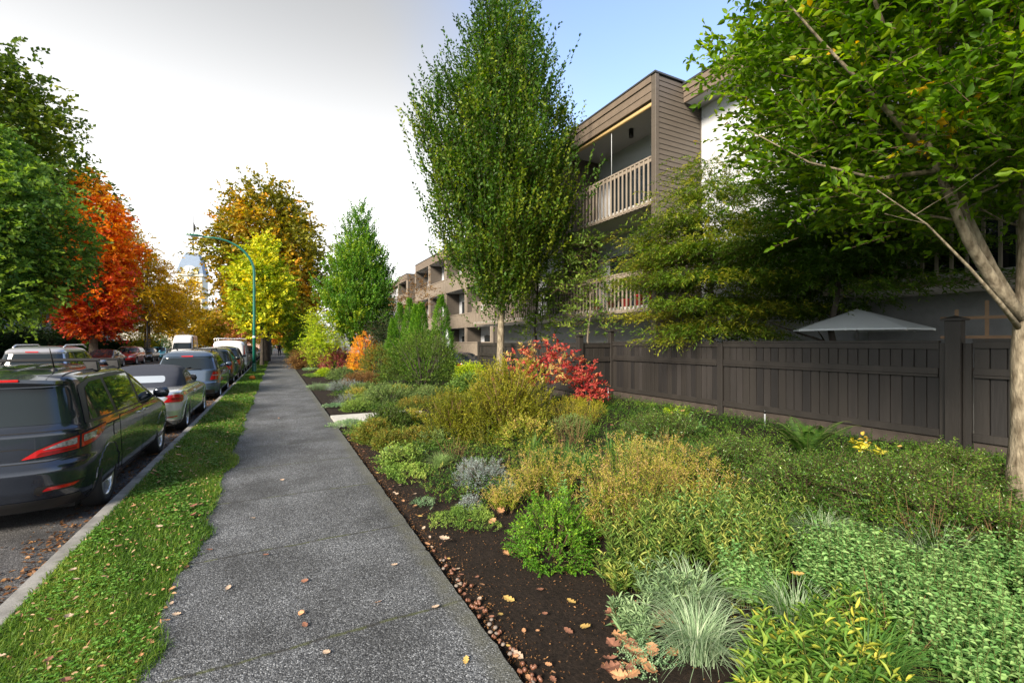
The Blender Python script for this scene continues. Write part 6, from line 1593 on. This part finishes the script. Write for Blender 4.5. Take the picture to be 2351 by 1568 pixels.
    for k in range(34):
        yy = g.uniform(1.3, 7.5); xx = g.uniform(2.7, 5.2) if yy < 5 else g.uniform(2.5, 6.5); q = k % 4
        m, ll, lw, op, lab, grp = [('lf_mint', .045, .024, True, 'pale green soft-leaved sprig among the perennials', 'pale sprigs'), ('lf_yo', .05, .016, False, 'olive sprig with rusty tips among the perennials', 'olive sprigs'),
                         ('lf_box', .04, .018, False, 'fresh green sprig among the perennials', 'fresh green sprigs'), ('lf_stalk', .03, .006, False, 'thin bare brown stalks sticking up among the perennials', 'bare stalks')][q]
        stems_plant(lab, xx, yy, g.uniform(.10, .22), g.uniform(.4, .62), m, 16 if q < 3 else 22, 11, ll, lw, seed=1200 + k, name='sprig', stem='stemg' if q < 3 else 'stemd', opp=op, lean=.5, ang=1.0, shape='l', group=grp, hvar=(.6, 1.1))
    # continuous ground cover
    g = np.random.default_rng(600); F = Fol(); N = 30000
    X = g.uniform(1.6, 8.5, N); Y = np.where(g.uniform(0, 1, N) < .18, g.uniform(-1.5, 3.5, N), g.uniform(-.5, 22, N))
    keep = (X > np.where(Y > 4.5, 1.75 + .3 * np.sin(Y * 1.7) ** 2, 3.0) + .25 * np.sin(Y * 2.1)) ; keep &= ~((Y > 11) & (Y < 11.75) & (X < 7.3)); keep &= ~((Y > 10.3) & (X > 7.4))
    keep &= (g.uniform(0, 1, N) < np.where(Y < 9, 1, .55))
    X = X[keep]; Y = Y[keep]; n = len(X); Hh = (.05 + .07 * np.sin(X * 1.7 + 1) ** 2 * np.cos(Y * 1.3) ** 2) * g.uniform(.3, 1.3, n)
    P = np.stack([X, Y, gz(X) + Hh], 1); D = np.stack([g.normal(0, 1, n), g.normal(0, 1, n), g.uniform(.3, 1.3, n)], 1)
    F.sprays(P - [0, 0, .04], D, .16, 8, .034, .018, np.clip(g.normal(.4, .17, n) + .2 * np.sin(X * 2.3 + Y), 0, 1), ang=1.0, flat=1.2, g=g)
    tag(F.build('ground_cover', [M['lf_lon2']]), 'small-leaved green ground cover filling the bed up to the dark fence', 'ground cover', kind='stuff')
    # wispy low weeds beside bare soil
    F = Fol(); n = 700; Y = g.uniform(1.0, 10, n); X = 2.1 + .5 * np.sin(Y * 1.9) + np.abs(g.normal(0, .55, n)); keep = ~((Y < 3.2) & (X < 2.6)); X = X[keep]; Y = Y[keep]; n = len(X)
    P = np.stack([X, Y, gz(X) - .02], 1); F.sprays(P, np.stack([g.normal(0, .7, n), g.normal(0, .7, n), 1 + 0 * X], 1), .12, 8, .030, .010, g.uniform(0, 1, n), g=g)
    tag(F.build('low_weeds', [M['lf_lil']]), 'low mixed green weeds growing between the mats and shrubs', 'weeds', kind='stuff')

def hedge_left():
    g = np.random.default_rng(650)
    for i, (y0, y1, x, h, w, m, lab) in enumerate([(26, 44, -18.4, 1.75, .7, 'lf_hedge', 'clipped green hedge at the left edge behind the driving SUV'), (46, 62, -18.6, 2.2, .9, 'lf_dark', 'dark green hedge under the red-orange tree'), (64, 96, -18.4, 1.7, .8, 'lf_dark', 'long low hedge in front of the pale house')]):
        n = int((y1 - y0) * 190); X = g.uniform(-w, w, n); Y = g.uniform(y0, y1, n); Z = h * g.uniform(.05, 1, n) ** .6; sgn = np.where(g.uniform(0, 1, n) < .6, w, X); Z = np.where(sgn == w, Z, h); 
        P = np.stack([sgn * (1 + .12 * np.sin(Y * 2.2)) , Y - y0, Z * (1 + .06 * np.sin(Y * 1.3))], 1); D = np.stack([np.where(sgn == w, 1, 0), 0 * X, .5 + 0 * X], 1) + g.normal(0, .5, (n, 3))
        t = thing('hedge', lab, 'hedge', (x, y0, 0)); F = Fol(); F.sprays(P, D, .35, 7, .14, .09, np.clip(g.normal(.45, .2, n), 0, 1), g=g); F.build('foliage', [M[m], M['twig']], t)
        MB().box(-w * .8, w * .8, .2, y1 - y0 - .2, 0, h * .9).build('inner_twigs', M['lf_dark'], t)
    for i, (px, s, w, h, m, lab) in enumerate([(30, 36, 1.7, 3.3, 'lf_dark', 'shaded bush behind the driving SUV'), (66, 44, 1.9, 4.2, 'lf_green', 'green bush left of the red-orange trunk'), (112, 56, 2.2, 4.6, 'lf_dark', 'dark conifer bush right of the red-orange trunk'), (172, 60, 1.8, 3.4, 'lf_lime2', 'yellow-green bush below the weeping tree'), (158, 62, 1.7, 2.6, 'lf_dark', 'dark rounded bush by the weeping tree trunks'), (205, 70, 1.7, 3.2, 'lf_sage', 'grey-green rounded bush beside the tall white van'), (20, 40, 2, 4, 'lf_green', 'mid green bush at the left edge'), (86, 50, 1.5, 3.4, 'lf_dark', 'dark bush directly behind the red-orange trunk')]):
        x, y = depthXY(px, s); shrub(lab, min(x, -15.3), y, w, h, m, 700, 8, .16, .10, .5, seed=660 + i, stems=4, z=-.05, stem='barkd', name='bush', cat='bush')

# ---------------------------------------------------------------- verge grass, leaves, litter
def verge_grass():
    g = np.random.default_rng(700); F = Fol()
    for (y0, y1, n, h, w, sg) in ((1.2, 4.5, 34000, .055, .0045, 3), (4.5, 9, 30000, .065, .007, 3), (9, 20, 26000, .08, .012, 2), (20, 45, 16000, .10, .025, 2), (45, 100, 7000, .12, .05, 2)):
        Y = g.uniform(y0, y1, n); e = -.655 + .035 * np.sin(Y * 1.3) + .02 * np.sin(Y * 4.1) + .015 * np.sin(Y * 9.7) + g.normal(0, .018, n)
        if y0 < 25: e = e + .16 * np.exp(-((Y - 8.3) / .55) ** 2) + .06 * np.exp(-((Y - 3.4) / .25) ** 2) + .07 * np.exp(-((Y - 5.2) / .3) ** 2) - .04 * np.exp(-((Y - 2.4) / .3) ** 2)
        X = -1.60 + (e + 1.60) * g.uniform(0, 1, n); B = np.stack([X, Y, np.full(n, -.012) + .012 * (X > -.68)], 1); a = g.uniform(0, 2 * pi, n)
        F.blades(B, np.stack([np.cos(a), np.sin(a), 0 * a], 1), h * g.uniform(.35, 1.15, n), h * g.uniform(.3, 1.2, n), w * g.uniform(.7, 1.4, n), np.clip(g.normal(.42, .2, n) + .12 * np.sin(X * 9 + Y * 3) + .14 * np.sin(Y * 1.1 + X * 2), 0, 1), seg=sg)
    tag(F.build('verge_grass', [M['lf_grass']]), 'short bright green grass on the verge between kerb and sidewalk', 'grass', kind='stuff')
    F = Fol()
    for (y0, y1, n, s) in ((1.2, 5, 4200, .017), (5, 12, 4200, .024), (12, 30, 3000, .04)):
        Y = g.uniform(y0, y1, n); X = g.uniform(-1.58, -.68, n); k = np.sin(X * 7 + Y * 2.3) + np.sin(Y * 5.1 - X * 3) + g.normal(0, .5, n) > .2; X = X[k]; Y = Y[k]; m = len(X)
        B = np.stack([X, Y, g.uniform(.015, .045, m)], 1); a = g.uniform(0, 6.28, m)
        for j in range(3): F.leaves(B, np.stack([np.cos(a + j * 2.1), np.sin(a + j * 2.1), 0 * a + .15], 1), np.array([0, 0, 1.]) + g.normal(0, .25, (m, 3)), s * g.uniform(.6, 1.2, m), s * .8, np.clip(g.normal(.5, .2, m), 0, 1), 'l', 0)
    tag(F.build('clover', [M['lf_clover']]), 'clover leaves mixed through the verge grass', 'clover', kind='stuff')
    F = Fol(); n = 2600; Y = g.uniform(1.1, 22, n); X = g.uniform(-1.57, -.66, n); B = np.stack([X, Y, g.uniform(.02, .06, n)], 1); a = g.uniform(0, 6.28, n)
    F.leaves(B, np.stack([np.cos(a), np.sin(a), g.normal(0, .4, n)], 1), np.array([0, 0, 1.]) + g.normal(0, .6, (n, 3)), g.uniform(.012, .04, n), g.uniform(.006, .02, n), g.uniform(.3, 1, n), 'l')
    tag(F.build('leaf_crumbs', [M['lf_litter2']]), 'small dry leaf crumbs sunk into the verge grass', 'leaf litter', kind='stuff')
    # gutter litter
    F = Fol(); n = 9000; Y = g.uniform(1, 70, n) ** 1.0; X = -1.76 - np.abs(g.normal(0, .22, n)); B = np.stack([X, Y, np.full(n, -.125) + g.uniform(0, .02, n)], 1); a = g.uniform(0, 6.28, n)
    F.leaves(B, np.stack([np.cos(a), np.sin(a), g.normal(0, .2, n)], 1), np.array([0, 0, 1.]) + g.normal(0, .35, (n, 3)), g.uniform(.02, .06, n), g.uniform(.012, .04, n), g.uniform(0, 1, n), 'l')
    n = 1600; X = g.uniform(-12.8, -9.5, n); Y = g.uniform(20, 90, n); B = np.stack([X, Y, 0 * X - .125], 1); a = g.uniform(0, 6.28, n)
    F.leaves(B, np.stack([np.cos(a), np.sin(a), 0 * a], 1), np.array([0, 0, 1.]) + g.normal(0, .2, (n, 3)), .1, .07, g.uniform(.3, 1, n), 'l')
    tag(F.build('gutter_leaves', [M['lf_litter']]), 'brown leaf litter lying in the gutter along the kerb', 'leaf litter', kind='stuff')
    F = Fol(); n = 7000; Y = g.uniform(.8, 9, n); X = 1.21 + np.abs(g.normal(0, .12, n)) + (g.uniform(0, 1, n) < .6) * g.uniform(0, 1.6, n)
    B = np.stack([X, Y, gz(X) - .028 + g.uniform(0, .012, n)], 1); a = g.uniform(0, 6.28, n)
    F.leaves(B, np.stack([np.cos(a), np.sin(a), g.normal(0, .3, n)], 1), np.array([0, 0, 1.]) + g.normal(0, .5, (n, 3)), g.uniform(.008, .024, n), g.uniform(.003, .010, n), g.uniform(0, 1, n), 'r')
    tag(F.build('mulch', [M['lf_litter']]), 'fine brown mulch and bark chips on the bare soil', 'mulch', kind='stuff')

def oak_leaf(seed, s=1.0):
    """lobed, slightly curled leaf"""
    g = np.random.default_rng(seed); n = 11; V = []; F = []
    u = np.linspace(0, 1, n)
    w = (.08 + .21 * np.sin(u * pi) ** .8) * (1 + .38 * np.cos(u * 2 * pi * 3.5 + 2.6) * g.uniform(.7, 1.3, n)); w[0] = .02; w[-1] = .03
    cu = g.uniform(.5, 2.2); tw = g.normal(0, .4)
    for i in range(n):
        z = .10 * cu * (2 * u[i] - 1) ** 2; e = .22 * cu * w[i]
        V += [(-w[i], u[i] - .5, z + e * (1 + tw)), (0, u[i] - .5, z), (w[i], u[i] - .5, z + e * (1 - tw))]
        if i: a = 3 * (i - 1); b = 3 * i; F += [(a, a + 1, b + 1, b), (a + 1, a + 2, b + 2, b + 1)]
    V += [(0, -.5, .10 * cu), (.012, -.72, .03), (-.012, -.72, .03)]; k = len(V); F.append((k - 3, k - 2, k - 1))
    me = bpy.data.meshes.new('fallen_leaf'); me.from_pydata([(x * s, y * s, z * s) for x, y, z in V], [], F); me.update(); return me

def fallen_leaves():
    mats = [M['fall_tan'], M['fall_pale'], M['fall_rust'], M['fall_yel']]
    prot = []
    for i in range(8):
        me = oak_leaf(800 + i); me.materials.append(mats[i % 4]); prot.append(me)
    g = random.Random(5)
    def put(x, y, z, s, k, lab, grp):
        o = bpy.data.objects.new('fallen_leaf', prot[k]); COL.objects.link(o); o.location = (x, y, z); o.scale = (s,) * 3; o.rotation_euler = (g.gauss(0, .15), g.gauss(0, .15), g.uniform(0, 6.28))
        tag(o, lab, 'fallen leaf', grp)
    col = ['tan', 'pale brown', 'rust brown', 'yellow']
    # sidewalk leaves where the photograph has them
    for (dx, dy, k) in ((868, 1385, 0), (1070, 1518, 3), (524, 1351, 1), (692, 1410, 0), (700, 1437, 2), (905, 1298, 1), (648, 1102, 1), (345, 1477, 0), (322, 1510, 0), (405, 1412, 1), (480, 1263, 2), (1000, 1395, 1), (700, 1335, 2), (580, 1190, 1), (610, 1275, 2), (750, 1500, 1), (650, 1005, 1), (640, 960, 0)):
        x, y, s = gnd(dx / K, dy / K); 
        put(x, y, .012, .056 if y > 2.4 else .045, k, f'{col[k % 4]} oak leaf lying on the grey sidewalk', 'oak leaves lying on the sidewalk, ' + col[k % 4])
    for i in range(70):
        y = 1.3 + 14 * g.random() ** 1.6; x = g.uniform(-1.55, -.72); k = g.choice([0, 1, 2, 4, 5, 6, 2]); put(x, y, .045, g.uniform(.045, .085), k, f'{col[k % 4]} leaf resting in the verge grass', f'{col[k % 4]} leaves resting in the verge grass')
    for i in range(26):
        y = 1.4 + 7 * g.random() ** 1.3; x = -.66 + g.uniform(-.03, .05); k = g.choice([0, 1, 2]); put(x, y, .012, g.uniform(.04, .07), k, f'{col[k % 4]} leaf caught along the left edge of the sidewalk', f'{col[k % 4]} leaves along the left sidewalk edge')
    for i in range(60):
        y = 1.7 + 8 * g.random() ** 1.3; x = 1.215 + abs(g.gauss(0, .12)); k = g.choice([0, 1, 2, 3, 4]); put(x, y, .0 + float(gz(x)), g.uniform(.03, .06), k, f'{col[k % 4]} leaf caught along the right edge of the sidewalk', f'{col[k % 4]} leaves along the right sidewalk edge')
    for (dx, dy, sc, k) in ((1168, 1372, .09, 3), (1312, 1378, .08, 7), (1345, 1435, .09, 3), (1305, 1445, .07, 2), (1165, 1268, .09, 0), (1150, 1180, .12, 0), (1130, 1205, .10, 4), (1020, 1245, .10, 1), (1080, 1205, .1, 0), (1190, 1500, .07, 1), (1240, 1350, .06, 2), (1400, 1400, .06, 1)):
        x, y, z, s = gd(dx, dy); put(x, y, z - .005 + (.05 if sc > .095 else 0), sc, k, f'{col[k % 4]} oak leaf on the bare dark soil', f'{col[k % 4]} oak leaves on the bare soil')
    for i in range(46):
        dx = 1400 + abs(g.gauss(0, 90)); dy = 1400 + g.random() * 165; x, y, z, s = gd(dx, dy); k = g.choice([0, 4, 2, 6]); put(x, y, z + g.uniform(0, .06), g.uniform(.08, .13), k, f'large {col[k % 4]} oak leaf heaped under the striped grass', f'large {col[k % 4]} oak leaves heaped under the striped grass')
    for i in range(40):
        x = g.uniform(2.6, 8.2); y = g.uniform(1.5, 10); k = g.choice([3, 0, 2, 3]); put(x, y, float(gz(x)) + .17, g.uniform(.06, .09), k, f'{col[k % 4]} leaf caught on top of the ground cover', f'{col[k % 4]} leaves caught on the ground cover')
    # acorns and pebbles by the edge
    def ac(x, y, m, lab, grp, s):
        o = bpy.data.objects.new('acorn' if m == 0 else 'pebble', pm[m]); COL.objects.link(o); o.location = (x, y, float(gz(x)) - .012); o.scale = (s,) * 3; o.rotation_euler = (g.uniform(-.4, .4) + 1.3 * (m == 0), g.uniform(-.4, .4), g.uniform(0, 6.28)); tag(o, lab, 'acorn' if m == 0 else 'pebble', grp)
    a = MB(); a.lathe([(.001, -.014), (.006, -.012), (.0095, -.004), (.0095, .004), (.0085, .008), (.0105, .008), (.011, .012), (.007, .017), (.001, .018)], 12); am = a.mesh('acorn'); am.materials.append(M['acorn'])
    b = MB(); b.lathe([(.001, -.009), (.010, -.006), (.014, 0), (.010, .006), (.001, .009)], 10); bmsh = b.mesh('pebble'); bmsh.materials.append(M['pebble']); pm = [am, bmsh]
    for i in range(55):
        dy = 1240 + g.random() ** .8 * 330; k = g.choice([0, 0, 1]); x0, y0, z0, s0 = gd(690 + .727 * (dy - 860), dy); x = 1.225 + abs(g.gauss(0, .045)); 
        ac(x, y0, k, 'brown acorn lying against the right sidewalk edge' if k == 0 else 'small brown pebble lying against the right sidewalk edge', 'acorns along the sidewalk edge' if k == 0 else 'pebbles along the sidewalk edge', g.uniform(.9, 1.3))

def more_materials():
    def pal(n, a, b, c, **k): M[n] = leafmat(n, [(0, a), (.5, b), (1, c)], **k)
    pal('lf_litter2', (.16, .07, .03), (.30, .17, .08), (.45, .32, .2), trans=.05); pal('lf_stalk', (.10, .06, .03), (.2, .13, .06), (.34, .24, .12))
    pal('lf_yg2', (.05, .11, .015), (.13, .22, .03), (.32, .40, .06))
    pal('lf_bronze', (.10, .05, .02), (.22, .12, .04), (.30, .20, .06))
    pal('lf_orange2', (.35, .14, .03), (.55, .22, .03), (.6, .35, .04))
    pal('lf_green2', (.03, .05, .012), (.06, .12, .018), (.15, .24, .03))
    pal('lf_yo', (.08, .12, .015), (.17, .20, .03), (.40, .24, .04))
    pal('lf_crim', (.20, .04, .05), (.36, .09, .09), (.42, .20, .16))
    pal('lf_fern2', (.05, .10, .02), (.12, .22, .04), (.2, .3, .06))
    pal('lf_sg', (.07, .12, .04), (.15, .24, .07), (.28, .36, .10))
    pal('lf_dark2', (.03, .045, .02), (.07, .09, .03), (.13, .15, .05))
    pal('lf_lon2', (.02, .06, .010), (.06, .14, .018), (.20, .30, .04))
    pal('lf_grass2', (.03, .09, .02), (.08, .20, .04), (.22, .34, .08))
    pal('lf_var2', (.10, .18, .06), (.2, .32, .10), (.4, .5, .2))
    pal('lf_yel', (.45, .42, .05), (.6, .55, .06), (.7, .5, .1))
    pal('lf_hedge', (.03, .08, .02), (.07, .16, .03), (.12, .22, .05))
    pal('lf_lime2', (.12, .16, .02), (.3, .32, .03), (.5, .42, .04))
    for n, c in dict(fall_tan=(.42, .22, .11), fall_pale=(.40, .30, .22), fall_rust=(.20, .09, .055), fall_yel=(.40, .27, .08)).items(): M[n] = pbr(n, c, .7, var=.25, vscale=8)
# ---------------------------------------------------------------- build everything
setup(); materials(); plant_materials(); more_materials()
structure(); apartment(); far_apartment(); fence(); street_things(); vehicles()
trees(); conifers(); garden(); hedge_left(); verge_grass(); fallen_leaves()
